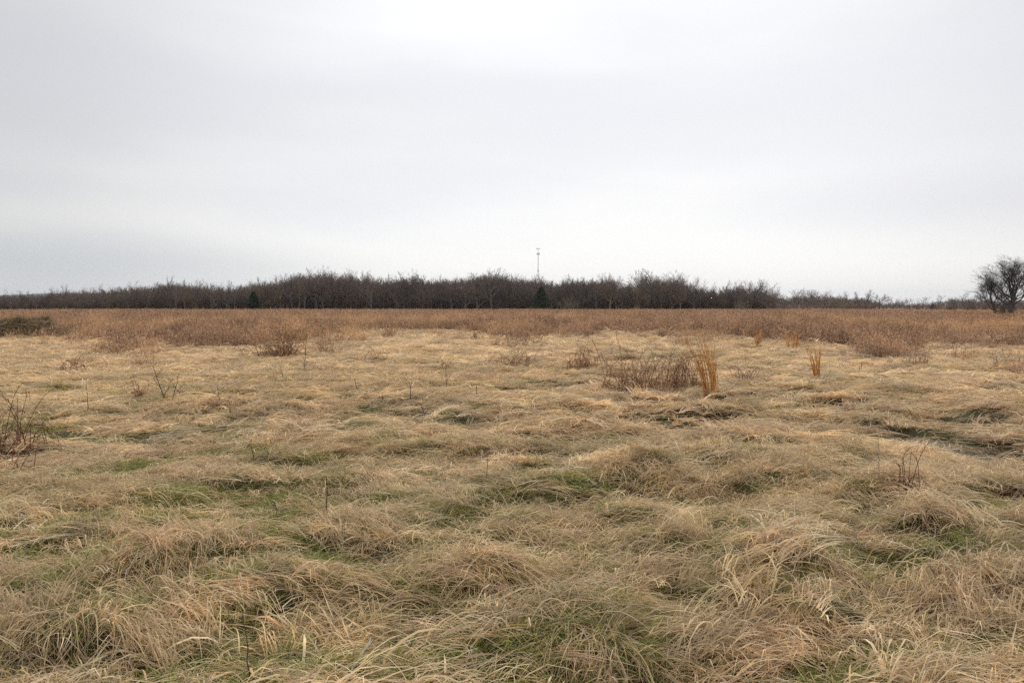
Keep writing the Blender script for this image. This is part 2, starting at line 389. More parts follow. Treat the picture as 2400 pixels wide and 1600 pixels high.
# ------------------------------------------------------------------ ground
def foot(x, y):
    f = 0
    for a, b, rx, ry, h in _m:
        f = np.maximum(f, min(1, h / .16) * np.exp(-((x - a) / (rx * .8)) ** 2 - ((y - (b - ry * 1.0)) / (ry * .36)) ** 2))
    return f
def ground():
    rs = [0.0, .6, 1.1]; q = 1.5
    while q < 34: rs.append(q); q *= 1.0105
    while q < 9000: rs.append(q); q *= 1.055
    rs = np.array(rs)
    az = np.concatenate([np.linspace(-58, 58, 620), np.linspace(58, 302, 90)[1:-1]]); az = np.radians(az)
    RR, AA = np.meshgrid(rs[1:], az, indexing='ij')
    X = RR * np.sin(AA); Y = RR * np.cos(AA); Z = H(X, Y)
    V = np.concatenate([[[0, 0, h1(0., 0.)]], np.stack([X, Y, Z], -1).reshape(-1, 3)])
    na = len(az); nr = len(rs) - 1
    i = np.arange(nr - 1)[:, None] * na; j = np.arange(na)[None]; j2 = (j + 1) % na
    Q = (np.stack([i + j, i + na + j, i + na + j2, i + j2], -1) + 1).reshape(-1, 4)
    T = np.stack([np.zeros(na, int), j[0] + 1, j2[0] + 1], -1)
    m, t = new_mat('field_soil_and_thatch'); o = N(t, 'ShaderNodeOutputMaterial'); p = N(t, 'ShaderNodeBsdfPrincipled')
    g = N(t, 'ShaderNodeNewGeometry')
    def nz_(sc_, det, st=(1, 1, 1)):
        mpn = N(t, 'ShaderNodeMapping'); mpn.inputs['Scale'].default_value = st; L(t, g.outputs['Position'], mpn.inputs[0])
        n = N(t, 'ShaderNodeTexNoise'); n.inputs['Scale'].default_value = sc_; n.inputs['Detail'].default_value = det; n.inputs['Roughness'].default_value = .65
        L(t, mpn.outputs[0], n.inputs[0]); return n.outputs[0]
    fine = nz_(60, 5, (.25, 1, 1)); mid = nz_(2.2, 4); broad = nz_(.03, 4, (.4, 1, 1))
    near = ramp(t, fine, [(.30, (.02, .016, .010)), (.52, (.06, .05, .026)), (.75, (.15, .11, .06))])
    near = mixc(t, math_node(t, 'MULTIPLY', ramp(t, mid, [(.45, (0, 0, 0)), (.6, (1, 1, 1))]), .6), near, (.055, .085, .02))
    far = ramp(t, broad, [(.3, (.17, .095, .052)), (.5, (.24, .14, .075)), (.7, (.36, .25, .14))])
    ln = N(t, 'ShaderNodeVectorMath', operation='LENGTH'); L(t, g.outputs['Position'], ln.inputs[0])
    fr = N(t, 'ShaderNodeMapRange'); fr.inputs[1].default_value = 30; fr.inputs[2].default_value = 75; L(t, ln.outputs['Value'], fr.inputs[0])
    L(t, mixc(t, fr.outputs[0], near, far), p.inputs['Base Color']); p.inputs['Roughness'].default_value = .95; p.inputs['Specular IOR Level'].default_value = .1
    b = N(t, 'ShaderNodeBump'); b.inputs['Strength'].default_value = .8; b.inputs['Distance'].default_value = .03; L(t, fine, b.inputs['Height']); L(t, b.outputs[0], p.inputs['Normal'])
    L(t, p.outputs[0], o.inputs[0])
    o_ = obj('ground', build_mesh('ground', V, Q, m, None, T)); tag(o_, kind='structure')
ground()

# puddles: a level water surface that shows only in the hollows
def puddle():
    cx = np.mean([q[0] for q in _p]); cy = np.mean([q[1] for q in _p])
    an = np.linspace(0, 2 * math.pi, 48, endpoint=False); V = [[cx, cy, -.055]]
    for k in (.5, 1.): V += [[cx + 2.3 * k * math.cos(q), cy + 1.6 * k * math.sin(q), -.055] for q in an]
    T = [[0, 1 + i, 1 + (i + 1) % 48] for i in range(48)]; Q = [[1 + i, 49 + i, 49 + (i + 1) % 48, 1 + (i + 1) % 48] for i in range(48)]
    m, t = new_mat('murky_water'); o = N(t, 'ShaderNodeOutputMaterial'); p = N(t, 'ShaderNodeBsdfPrincipled')
    p.inputs['Base Color'].default_value = (.03, .024, .017, 1); p.inputs['Roughness'].default_value = .12; p.inputs['IOR'].default_value = 1.33
    n = N(t, 'ShaderNodeTexNoise'); n.inputs['Scale'].default_value = 25; b = N(t, 'ShaderNodeBump'); b.inputs['Strength'].default_value = .35; b.inputs['Distance'].default_value = .01
    g = N(t, 'ShaderNodeNewGeometry'); L(t, g.outputs['Position'], n.inputs[0]); L(t, n.outputs[0], b.inputs['Height']); L(t, b.outputs[0], p.inputs['Normal'])
    L(t, p.outputs[0], o.inputs[0])
    tag(obj('puddle_water', build_mesh('puddle_water', V, Q, m, None, T)), kind='structure')
puddle()

# distant wooded hill
def hill():
    nx, ny = 120, 26
    xs = np.linspace(-4200, -900, nx); ys = np.linspace(2500, 4300, ny); X, Y = np.meshgrid(xs, ys, indexing='ij')
    u = smooth(-3000, -2050, X) * (1 - smooth(-1700, -1100, X)) * .36 + .28 * (1 - smooth(-1900, -950, X))
    v = np.sin(math.pi * (Y - 2500) / 1800) ** .7
    Z = 92 * np.clip(u, 0, 1) * v * (.9 + .2 * fbm(X / 300, Y / 300, 71)) + 5 * fbm(X / 30, Y / 30, 72) * v - 1
    i = np.arange(nx - 1)[:, None] * ny; j = np.arange(ny - 1)[None]
    Q = np.stack([i + j, i + ny + j, i + ny + j + 1, i + j + 1], -1)
    tag(obj('hill', build_mesh('hill', np.stack([X, Y, Z], -1), Q, plain('far_woodland', (.028, .030, .028), .95))), kind='structure')
hill()

# ------------------------------------------------------------------ trees
def grow(seed, kind, height=10.):
    r = np.random.default_rng(seed); tr = Acc(); cr = Acc()
    P = {  # levels: children counts, length ratios, spread
        'broad': dict(ch=(8, 6, 6, 9), lr=(.62, .54, .48, .34), sp=(.95, .75, .7), trunk=.30, tl=.62, up=.26, rad=.030),
        'upright': dict(ch=(11, 6, 5, 9), lr=(.42, .48, .46, .34), sp=(.55, .55, .6), trunk=.22, tl=.9, up=.28, rad=.020),
        'open': dict(ch=(8, 6, 5, 8), lr=(.6, .52, .46, .32), sp=(.65, .6, .65), trunk=.25, tl=.75, up=.28, rad=.020),
        'spiky': dict(ch=(7, 5, 5, 7), lr=(.5, .48, .46, .34), sp=(.7, .5, .5), trunk=.4, tl=.85, up=.4, rad=.018),
        'round': dict(ch=(10, 7, 6, 8), lr=(.66, .52, .46, .33), sp=(1.15, .8, .75), trunk=.16, tl=.45, up=.22, rad=.030),
    }[kind]
    tw = Acc()
    tP, tE, tR = [], [], []
    def path(p, d, ln, k, wob, up):
        pts = [p]; d = d.copy()
        for _ in range(k):
            d = d + r.normal(0, wob, 3) + np.array([0, 0, up]); d /= np.linalg.norm(d)
            p = p + d * ln / k; pts.append(p)
        return np.array(pts), d
    def side(d, ang):
        a = r.normal(0, 1, 3); a -= d * a.dot(d); a /= np.linalg.norm(a) + 1e-9
        v = d * math.cos(ang) + a * math.sin(ang); return v / np.linalg.norm(v)
    def branch(p, d, ln, rad, lv):
        if lv == 4:
            tP.append(p); tE.append(p + d * ln + np.array([0, 0, P['up'] * ln * .5])); tR.append(rad); return
        k = (7, 5, 4, 3)[lv]
        pts, dd = path(p, d, ln, k, (.05, .08, .10, .12)[lv], P['up'] * (0, .25, .3, .3)[lv])
        rr = rad * np.linspace(1, (.35, .3, .35, .4)[lv], k + 1)
        if lv == 0:
            rr[0] *= 1.35; tr.tube(pts, rr, 6)
        else: cr.tube(pts, rr, 3 if lv > 1 else 4)
        n = P['ch'][lv]
        for i in range(n):
            f = P['trunk'] + (1 - P['trunk']) * (i + r.random() * .7) / n if lv == 0 else .25 + .75 * (i + r.random() * .8) / n
            f = min(f, .999); s = f * k; a = int(s); q = pts[a] + (pts[a + 1] - pts[a]) * (s - a)
            dl = pts[a + 1] - pts[a]; dl /= np.linalg.norm(dl)
            sp = P['sp'][min(lv, 2)] * r.uniform(.6, 1.25)
            cl = ln * P['lr'][lv] * (1.15 - .5 * f if lv == 0 and kind != 'spiky' else 1.1 - .35 * f) * r.uniform(.75, 1.15)
            if lv == 0: cl = height * P['lr'][0] * (1.0 - .42 * f) * r.uniform(.75, 1.1)
            branch(q, side(dl, sp), cl, max(rr[a] * (.52 if lv < 3 else .42), .008), lv + 1)
    branch(np.zeros(3), np.array([r.normal(0, .03), r.normal(0, .03), 1.]), height * P['tl'], height * P['rad'], 0)
    tP, tE = np.array(tP), np.array(tE); n = len(tP)
    bend = r.normal(0, .06, (n, 3)); mid = (tP + tE) / 2 + bend * np.linalg.norm(tE - tP, axis=1)[:, None] * 2
    Pp = np.stack([tP, mid, tE], 1); S = r.normal(0, 1, (n, 1, 3)); S /= np.linalg.norm(S, axis=2)[..., None]
    cr.ribbons(Pp, np.array([[.024, .020, .010]]) * np.ones((n, 1)), np.repeat(S, 3, 1), np.ones((n, 3)))
    # scale to exact height
    allv = np.concatenate(cr.v + tr.v); k = height / np.percentile(allv[:, 2], 99.7)
    for A in (cr, tr): A.v = [v * k for v in A.v]
    return tr, cr
KINDS = {}
for kind, seeds in (('broad', (1, 2, 3)), ('upright', (4, 5, 6, 15)), ('open', (7, 8)), ('spiky', (9, 10)), ('round', (11, 12))):
    KINDS[kind] = []
    for s_ in seeds:
        a_, b_ = grow(s_, kind); wid = np.percentile(np.abs(np.concatenate(b_.v)[:, 0]), 97)
        KINDS[kind].append((a_.mesh(kind + '_trunk', M_BARK), b_.mesh(kind + '_crown', M_TWIG), wid, a_, b_))
def shrub_acc(seed, h=3., n=16, spread=.5, twigs=26):
    r = np.random.default_rng(seed); a = Acc(); Ps = []; Es = []
    for _ in range(n):
        d = np.array([r.normal(0, spread), r.normal(0, spread), 1.]); d /= np.linalg.norm(d); p = np.array([r.normal(0, .25), r.normal(0, .25), 0]) * h / 3
        pts = [p]; ln = h * r.uniform(.6, 1.05)
        for k in range(5):
            d = d + r.normal(0, .14, 3); d /= np.linalg.norm(d); p = p + d * ln / 5; pts.append(p)
        pts = np.array(pts); a.tube(pts, np.linspace(.03, .008, 6) * h / 3, 3)
        for _ in range(twigs):
            s = r.uniform(.6, 4.99); i = int(s); q = pts[i] + (pts[i + 1] - pts[i]) * (s - i)
            e = r.normal(0, .6, 3) + np.array([0, 0, .5]); e /= np.linalg.norm(e); Ps.append(q); Es.append(q + e * r.uniform(.25, .7) * h / 3)
            for _ in range(2):
                f = r.uniform(.3, 1); q2 = q + (Es[-1] - q) * f if False else q + e * .3 * h / 3 * f
                e2 = e + r.normal(0, .5, 3); Ps.append(q2); Es.append(q2 + e2 * .3 * h / 3)
    Ps = np.array(Ps); Es = np.array(Es); m = len(Ps); S = r.normal(0, 1, (m, 1, 3)); S /= np.linalg.norm(S, axis=2)[..., None]
    a.ribbons(np.stack([Ps, (Ps + Es) / 2 + r.normal(0, .03, (m, 3)), Es], 1), np.array([[.02, .016, .008]]) * np.ones((m, 1)), np.repeat(S, 3, 1), np.ones((m, 3)))
    return a
SHRUBS = [shrub_acc(40 + k) for k in range(4)]

def tree_at(px, top, dist, kind, var, label, name='bare_tree', group='bare trees along the field edge', wide=1., crown_mat=None, base=0.):
    trm, crm, wid, _, _ = KINDS[kind][var % len(KINDS[kind])]
    h = height_for(top, dist) - base; x, y = at(px, dist); s = h / 10.
    o = obj(name, None, None, (x, y, base - .05), rng.uniform(0, 6.28)); o.scale = (s * wide, s * wide, s)
    tag(o, label, 'tree', group)
    obj('trunk', trm, o); c = obj('crown', crm, o)
    return o
# (column, row of the top, kind, width factor, description of its look)
FRONT = [(a_[0], a_[1] - (4 if a_[0] < 590 else 0)) + a_[2:] for a_ in [(8, 682, 'round', 1.2, 'low rounded dark tree'), (62, 684, 'broad', 1.2, 'low broad tree'), (126, 675, 'open', .8, 'small tree with an airy head'), (157, 669, 'spiky', .8, 'thin forked tree sticking up'),
         (212, 675, 'broad', 1.1, 'bushy low tree'), (256, 669, 'broad', 1.2, 'broad bushy tree'), (315, 661, 'spiky', .9, 'spiky thin topped tree'), (360, 663, 'open', .8, 'loose headed tree'), (394, 649, 'upright', .8, 'tall slender tree'),
         (433, 656, 'upright', 1.0, 'dense upright tree'), (460, 656, 'open', .9, 'open fan shaped tree'), (497, 664, 'round', .9, 'low rounded tree'), (538, 661, 'upright', 1.2, 'dense bushy topped tree'), (582, 658, 'open', .9, 'airy topped tree'),
         (617, 648, 'upright', 1.1, 'full headed upright tree'), (655, 645, 'open', .9, 'thin spreading tree'), (678, 640, 'broad', 1.0, 'wide pale topped tree'), (743, 622, 'broad', 1.15, 'tallest domed crown with visible trunk'),
         (786, 632, 'open', 1.0, 'airy pale topped tree'), (818, 628, 'spiky', .9, 'tall tree of thin rising branches'), (853, 632, 'upright', .8, 'narrow pointed tree'), (903, 640, 'upright', 1.1, 'dense flat topped tree'), (929, 643, 'open', .8, 'small open tree'),
         (954, 630, 'broad', 1.05, 'wide domed tree'), (998, 640, 'upright', 1.2, 'dense brush like tree'), (1034, 641, 'upright', 1.0, 'even topped dense tree'), (1072, 640, 'round', .9, 'rounded dense tree'), (1110, 638, 'upright', 1.1, 'upright brushy tree'),
         (1153, 626, 'broad', .95, 'high peaked tree'), (1194, 641, 'upright', 1.1, 'dense leaning topped tree'), (1215, 640, 'open', .8, 'loose headed tree beside the mast'), (1268, 641, 'broad', .9, 'rounded tree in front of the mast foot'), (1305, 647, 'round', 1.0, 'broad olive brown tree'),
         (1345, 641, 'upright', 1.1, 'dense brushy tree'), (1378, 648, 'broad', .9, 'medium domed tree'), (1420, 637, 'spiky', 1.2, 'sparse tree of fine bare branches'), (1458, 648, 'round', .9, 'dark rounded tree'), (1517, 628, 'broad', 1.25, 'big dark full crowned tree'),
         (1588, 634, 'open', 1.35, 'tall V shaped open tree'), (1628, 646, 'open', 1.1, 'open branched tree'), (1660, 662, 'round', .9, 'low dark rounded tree'), (1698, 655, 'upright', .9, 'slim upright tree'), (1724, 654, 'open', .9, 'slim open tree'),
         (1766, 654, 'round', 1.15, 'broad dark dome shaped tree'), (1800, 662, 'round', .9, 'dark curved crowned tree')]]
RIGHT = [(1823, 684, 'spiky', .9, 'small thin tree'), (1861, 676, 'open', 1., 'small open tree'), (1886, 674, 'broad', .9, 'tall round headed tree'), (1910, 677, 'broad', 1.1, 'bushy tree'), (1930, 680, 'open', .9, 'loose headed tree'), (1953, 681, 'round', .9, 'rounded tree'),
         (1984, 682, 'open', 1.1, 'wide airy tree'), (2008, 682, 'upright', 1.1, 'clumpy topped tree'), (2033, 677, 'upright', 1.3, 'tallest pointed tree'), (2061, 688, 'broad', 1.1, 'low broad tree'), (2085, 693, 'open', .9, 'small airy tree'), (2099, 694, 'round', .8, 'small rounded tree'),
         (2129, 697, 'broad', .8, 'small lone tree'), (2162, 694, 'open', 1.2, 'small fan shaped tree'), (2202, 690, 'spiky', 1.1, 'thin sparse tree'), (2232, 695, 'broad', 1., 'small dark tree'), (2259, 686, 'open', 1.1, 'wider open tree'), (2281, 690, 'broad', .9, 'bushy tree'), (2304, 689, 'broad', 1.1, 'dense dark tree')]
ORD = ['first', 'second', 'third', 'fourth', 'fifth', 'sixth', 'seventh', 'eighth', 'ninth', 'tenth', 'eleventh', 'twelfth', 'thirteenth', 'fourteenth', 'fifteenth', 'sixteenth', 'seventeenth']
def where(px):
    xs = [f[0] for f in FRONT]
    if px < 595:
        k = sorted([x for x in xs if x < 595], reverse=True).index(px); return f'{ORD[k]} tree left of the left cedar'
    if px < 925:
        k = sorted([x for x in xs if 595 <= x < 925]).index(px); return f'{ORD[k]} tree right of the left cedar'
    if px < 1261:
        k = sorted([x for x in xs if 925 <= x < 1261], reverse=True).index(px); return f'{ORD[k]} tree left of the mast'
    k = sorted([x for x in xs if x >= 1261]).index(px); return f'{ORD[k]} tree right of the mast'
for i, (px, top, kind, wd, desc) in enumerate(FRONT):
    dist = 172 + (i * 37 % 11) + (40 if px < 300 else 0) * (1 - px / 300 if px < 300 else 0)
    tree_at(px, top, dist, kind, i, f'{desc}, {where(px)}', wide=wd * .95)
nr_ = len(RIGHT)
for i, (px, top, kind, wd, desc) in enumerate(RIGHT):
    dist = 255 + (i * 53 % 40)
    plc = 'counting rightwards from the end of the dark wood' if i < 10 else 'counting leftwards from the big oak'
    k = i if i < 10 else nr_ - 1 - i
    tree_at(px, top, dist, kind, i + 1, f'{desc}, {ORD[k]} {plc}', group='small scattered trees beyond the open field', wide=wd * 1.45)

# woodland mass behind the front trees, with its thicket
def woodland():
    env = sorted([(f[0], f[1]) for f in FRONT] + [(-400, 690), (-150, 688)]); ex = [e[0] for e in env]; ey = [e[1] for e in env]
    pro = []; heights = []
    for kind in ('broad', 'upright', 'open', 'round'):
        for trm, crm, wid, a, b in KINDS[kind][:3]:
            A = Acc()
            for src, cl in ((a, (.15, .125, .11)), (b, (.165, .132, .115))):
                off = 0
                for v in src.v: A.v.append(v); A.c.append(np.ones((len(v), 3)) * cl)
                for qd in src.q: A.q.append(qd + A.n)
                A.n += src.n
            pro.append(A.mesh('wood_' + kind, M_WOOD_I)); heights.append(10.)
    nt_ = len(pro)
    for a in SHRUBS:
        A = Acc(); A.v = a.v; A.q = a.q; A.n = a.n; A.c = [np.ones((len(v), 3)) * (.135, .105, .09) for v in a.v]
        pro.append(A.mesh('wood_thicket', M_WOOD_I)); heights.append(3.)
    P = []; S = []; I = []; E = []; T = []
    for px in np.arange(-420, 1815, 7.5):
        for row in range(5):
            q = px + rng.uniform(-6, 6); far = 42 if q < 300 else 0
            dist = 176 + row * 13 + rng.uniform(-4, 6) + far * (1 - max(q, 0) / 300 if q < 300 else 0)
            if q > 1440 and row > 1 and rng.random() < .45: continue
            top = np.interp(q, ex, ey) + rng.uniform(9, 26) + (4 if q > 1440 else 0)
            h = height_for(top, dist); x, y = at(q, dist); s = h / 10; wdt = rng.uniform(.75, 1.15)
            k = rng.integers(nt_); P.append((x, y, -.1)); S.append((s * wdt, s * wdt, s)); I.append(k); E.append((0, 0, rng.uniform(0, 6.28)))
            T.append(np.array([1, .97, .95]) * rng.uniform(.75, 1.25) * ([1.05, 1.0, .8] if rng.random() < .18 else [1, 1, 1]))
    for px in np.arange(-420, 1800, 4.2):
        for row in range(3):
            q = px + rng.uniform(-5, 5); far = 42 if q < 300 else 0
            dist = 176 + row * 8 + rng.uniform(-2, 4) + far * (1 - max(q, 0) / 300 if q < 300 else 0)
            if q > 1440 and rng.random() < .35: continue
            x, y = at(q, dist); s = rng.uniform(.7, 1.5) + (row * .15); P.append((x, y, -.05)); S.append((s * 1.2, s * 1.2, s)); I.append(nt_ + rng.integers(4))
            E.append((0, 0, rng.uniform(0, 6.28))); T.append(np.array([1, .95, .9]) * rng.uniform(.55, 1.0) * ([1.1, 1.05, .8] if rng.random() < .3 else [1, 1, 1]))
    scatter('woodland', pro, np.array(P), np.array(E), np.array(S), np.array(I), np.array(T), 'dark bare winter woodland and thicket massed behind the front row of trees')
    # far thin belt on the right and behind
    P = []; S = []; I = []; E = []; T = []
    for px in np.concatenate([np.arange(1790, 2900, 4.), np.arange(1790, 2900, 4.)]):
        q = px + rng.uniform(-4, 4); dist = rng.uniform(330, 400); x, y = at(q, dist)
        top = np.interp(q, [1790, 1820, 1960, 2040, 2070, 2190, 2240, 2350, 2900], [691, 690, 694, 700, 709, 708, 699, 701, 696]) + 5 * (fbm(q / 90, 0., 81) - .5) * 2 + rng.uniform(-2, 8); h = height_for(top, dist)
        P.append((x, y, -.1)); s = h / 10; S.append((s * 1.7, s * 1.7, s)); I.append(rng.integers(nt_)); E.append((0, 0, rng.uniform(0, 6.28))); T.append(np.array([1, 1, 1]) * rng.uniform(.8, 1.3))
    for px in np.arange(1815, 2750, 9.):
        q = px + rng.uniform(-8, 8); dist = rng.uniform(215, 290)
        if 2050 < q < 2190 and rng.random() < .75: continue
        x, y = at(q, dist); s = rng.uniform(.5, 1.15); P.append((x, y, 0)); S.append((s * 1.4, s * 1.4, s)); I.append(nt_ + rng.integers(4)); E.append((0, 0, rng.uniform(0, 6.28)))
        T.append(np.array([1.15, 1.0, .85]) * rng.uniform(.9, 1.5))
    scatter('distant_treeline', pro, np.array(P), np.array(E), np.array(S), np.array(I), np.array(T), 'low far belt of bare trees and scrub behind the scattered trees')
woodland()

# cedars
def cedar(px, top, base_row_h, dist, wpx, label, seed):
    r = np.random.default_rng(seed); h = height_for(top, dist); x, y = at(px, dist); Rm = wpx / 2 / F * dist
    t = Acc(); t.tube(np.array([[0, 0, 0], [.05, 0, h * .4], [0, 0, h * .93]]), [.16, .1, .02], 6)
    n = 9000; z = r.beta(1.15, 1.5, n); env = (1 - z) ** .65 * np.clip(z * 7 + .45, 0, 1)
    an = r.uniform(0, 6.28, n); lob = (1 + .25 * np.sin(an * 3 + z * 9 + seed) + .2 * np.sin(an * 5 - z * 31)) * (.8 + .45 * vnoise(an * 2, z * 9, seed))
    rad = Rm * env * lob * np.sqrt(r.uniform(.25, 1.05, n))
    P = np.stack([np.cos(an) * rad, np.sin(an) * rad, .15 + z * h * .985 - .15 * rad * 0], 1)
    d = np.stack([np.cos(an) * .7, np.sin(an) * .7, r.uniform(.1, 1.1, n)], 1) + r.normal(0, .35, (n, 3)); d /= np.linalg.norm(d, axis=1)[:, None]
    ln = r.uniform(.14, .34, n)[:, None]; S = np.cross(d, r.normal(0, 1, (n, 3))); S /= np.linalg.norm(S, axis=1)[:, None]
    c = Acc(); Pp = np.stack([P, P + d * ln * .5, P + d * ln], 1)
    cols = np.array([(.045, .068, .032), (.060, .082, .038), (.032, .05, .026), (.08, .075, .045)])[r.integers(0, 4, n)]
    c.ribbons(Pp, np.array([[.05, .09, .02]]) * np.ones((n, 1)), np.repeat(S[:, None], 3, 1), cols)
    o = obj('cedar_tree', None, None, (x, y, 0)); tag(o, label, 'tree', 'dark green cedars')
    obj('trunk', t.mesh('cedar_trunk', M_BARK), o); obj('crown', c.mesh('cedar_crown', M_CEDAR), o)
cedar(596, 684, 0, 168, 32, 'dark green conical cedar in front of the woodland, left of the mast', 3)
cedar(1268, 673, 0, 167, 44, 'wide dark green cedar in the tree line under the mast', 5)

# olive bushes
def bush(px, top, dist, seed, label, w=1.3, mat=M_TWIG_OLIVE, name='bare_bush', group='twiggy bushes beyond the field'):
    a = SHRUBS[seed % 4]; h = height_for(top, dist); x, y = at(px, dist)
    o = obj(name, a.mesh('bush_twigs', mat), None, (x, y, 0), rng.uniform(0, 6), (h / 3 * w, h / 3 * w, h / 3)); tag(o, label, 'bush', group)
bush(1957, 698, 205, 1, 'olive brown twiggy bush, nearer the end of the dark wood')
bush(1989, 699, 215, 2, 'pale olive bush just right of the darker olive bush')
bush(1740, 703, 166, 3, 'low scrubby bush among slim trunks at the right end of the wood', 1.5)
bush(1330, 690, 168, 0, 'olive bush beside the wide cedar under the mast', 1.2)
bush(2181, 703, 235, 3, 'small dark dense bush left of the thin scattered trees by the oak', .75, M_OAK)
bush(2224, 712, 205, 0, 'lowest dark bush, behind the red grass left of the oak', .9, M_OAK)
bush(2276, 704, 200, 2, 'low olive bush left of the big oak', 1.2)

# big oak at the right edge and its smaller neighbour
def oak(px, dist, top, halfw, label, seed, nm, lean=0., nb=11, dens=1., trunk_frac=.2):
    r = np.random.default_rng(seed); base = -.0; h = height_for(top, dist); x, y = at(px, dist); Wd = halfw / F * dist
    tr = Acc(); cr = Acc(); tP = []; tE = []
    fork = h * trunk_frac
    def path(p, d, ln, k, wob, up):
        pts = [p]
        for _ in range(k):
            d = d + r.normal(0, wob, 3) + np.array([0, 0, up]); d = d / np.linalg.norm(d); p = p + d * ln / k; pts.append(p)
        return np.array(pts), d
    top_p = np.array([lean * h * .5, 0, h * .62])
    ts = np.linspace(0, 1, 9)[:, None]; tp = ts * top_p + r.normal(0, .05, (9, 3)) * (ts > 0)
    rt = h * .032; tr.tube(tp, rt * np.array([1.75, 1.15, 1., .92, .8, .66, .5, .36, .22]), 9)
    def rec(p, d, ln, rad, lv):
        k = (0, 7, 5, 4, 3)[lv]; pts, dd = path(p, d, ln, k, (.0, .16, .16, .15, .15)[lv], (.0, .20, .13, .10, .08)[lv])
        rr = rad * np.linspace(1, .38, k + 1); cr.tube(pts, rr, (0, 6, 5, 3, 3)[lv])
        n = int((0, 8, 7, 6, 7)[lv] * dens)
        for i in range(n):
            f = .22 + .77 * (i + r.random() * .8) / n; s = f * k; a = min(int(s), k - 1); q = pts[a] + (pts[a + 1] - pts[a]) * (s - a)
            dl = pts[a + 1] - pts[a]; dl = dl / np.linalg.norm(dl); sd_ = r.normal(0, 1, 3); sd_ -= dl * sd_.dot(dl); sd_ /= np.linalg.norm(sd_)
            an = r.uniform(.35, .85); v = dl * math.cos(an) + sd_ * math.sin(an)
            cl = ln * (.58 if lv < 4 else .5) * (1.15 - .45 * f) * r.uniform(.8, 1.15)
            if lv == 4: tP.append(q); tE.append(q + v * max(cl, .22))
            else: rec(q, v, cl, max(rr[a] * .55, .006), lv + 1)
    for i in range(nb):
        f = trunk_frac / .62 + (1 - trunk_frac / .62) * (i / (nb - 1)) ** 1.1; f = min(f, .98); s = f * 8; a = min(int(s), 7); q = tp[a] + (tp[a + 1] - tp[a]) * (s - a)
        az = i * 2.4 + r.uniform(-.3, .3); out_ = 1.25 - 1.0 * (i / (nb - 1)); d = np.array([math.cos(az) * out_ + lean * .4, math.sin(az) * out_, .70 + .6 * i / nb]); d /= np.linalg.norm(d)
        ln = (Wd * .95 * (1 - i / nb) + h * .42 * (i / nb)) * r.uniform(.9, 1.08)
        rec(q, d, ln, rt * .36 * (1 - .5 * i / nb), 1)
    tP = np.array(tP); tE = np.array(tE); n = len(tP); S = r.normal(0, 1, (n, 1, 3)); S /= np.linalg.norm(S, axis=2)[..., None]
    mid = (tP + tE) / 2 + r.normal(0, .02, (n, 3))
    cr.ribbons(np.stack([tP, mid, tE], 1), np.array([[.009, .007, .004]]) * np.ones((n, 1)), np.repeat(S, 3, 1), np.ones((n, 3)))
    V = np.concatenate(cr.v); kz = h / np.percentile(V[:, 2], 99.8); kx = Wd / np.percentile(np.abs(V[:, 0] - lean * h * .3), 99)
    kx = max(.5, min(1.6, kx))
    for A in (cr, tr):
        for v in A.v:
            bl = np.clip(v[:, 2] / (h * .3), 0, 1); v[:, 0] *= 1 + (kx - 1) * bl; v[:, 1] *= 1 + (kx - 1) * bl; v[:, 2] *= kz
    o = obj(nm, None, None, (x, y, base - .05)); tag(o, label, 'tree')
    obj('trunk', tr.mesh('oak_trunk', M_OAK), o); obj('crown', cr.mesh('oak_crown', M_OAK), o)
oak(2369, 88, 599, 76, 'big spreading bare oak with a thick dark trunk at the field edge', 4, 'oak_tree', nb=15, dens=.86, trunk_frac=.22)
oak(2337, 90, 643, 48, 'smaller bare oak leaning away from the big oak beside it', 8, 'oak_tree', lean=-.32, nb=10, dens=.9, trunk_frac=.2)
bush(2352, 697, 91, 1, 'dark tangled bush between the trunks of the two oaks', 1.0, M_OAK, 'bare_bush', None)

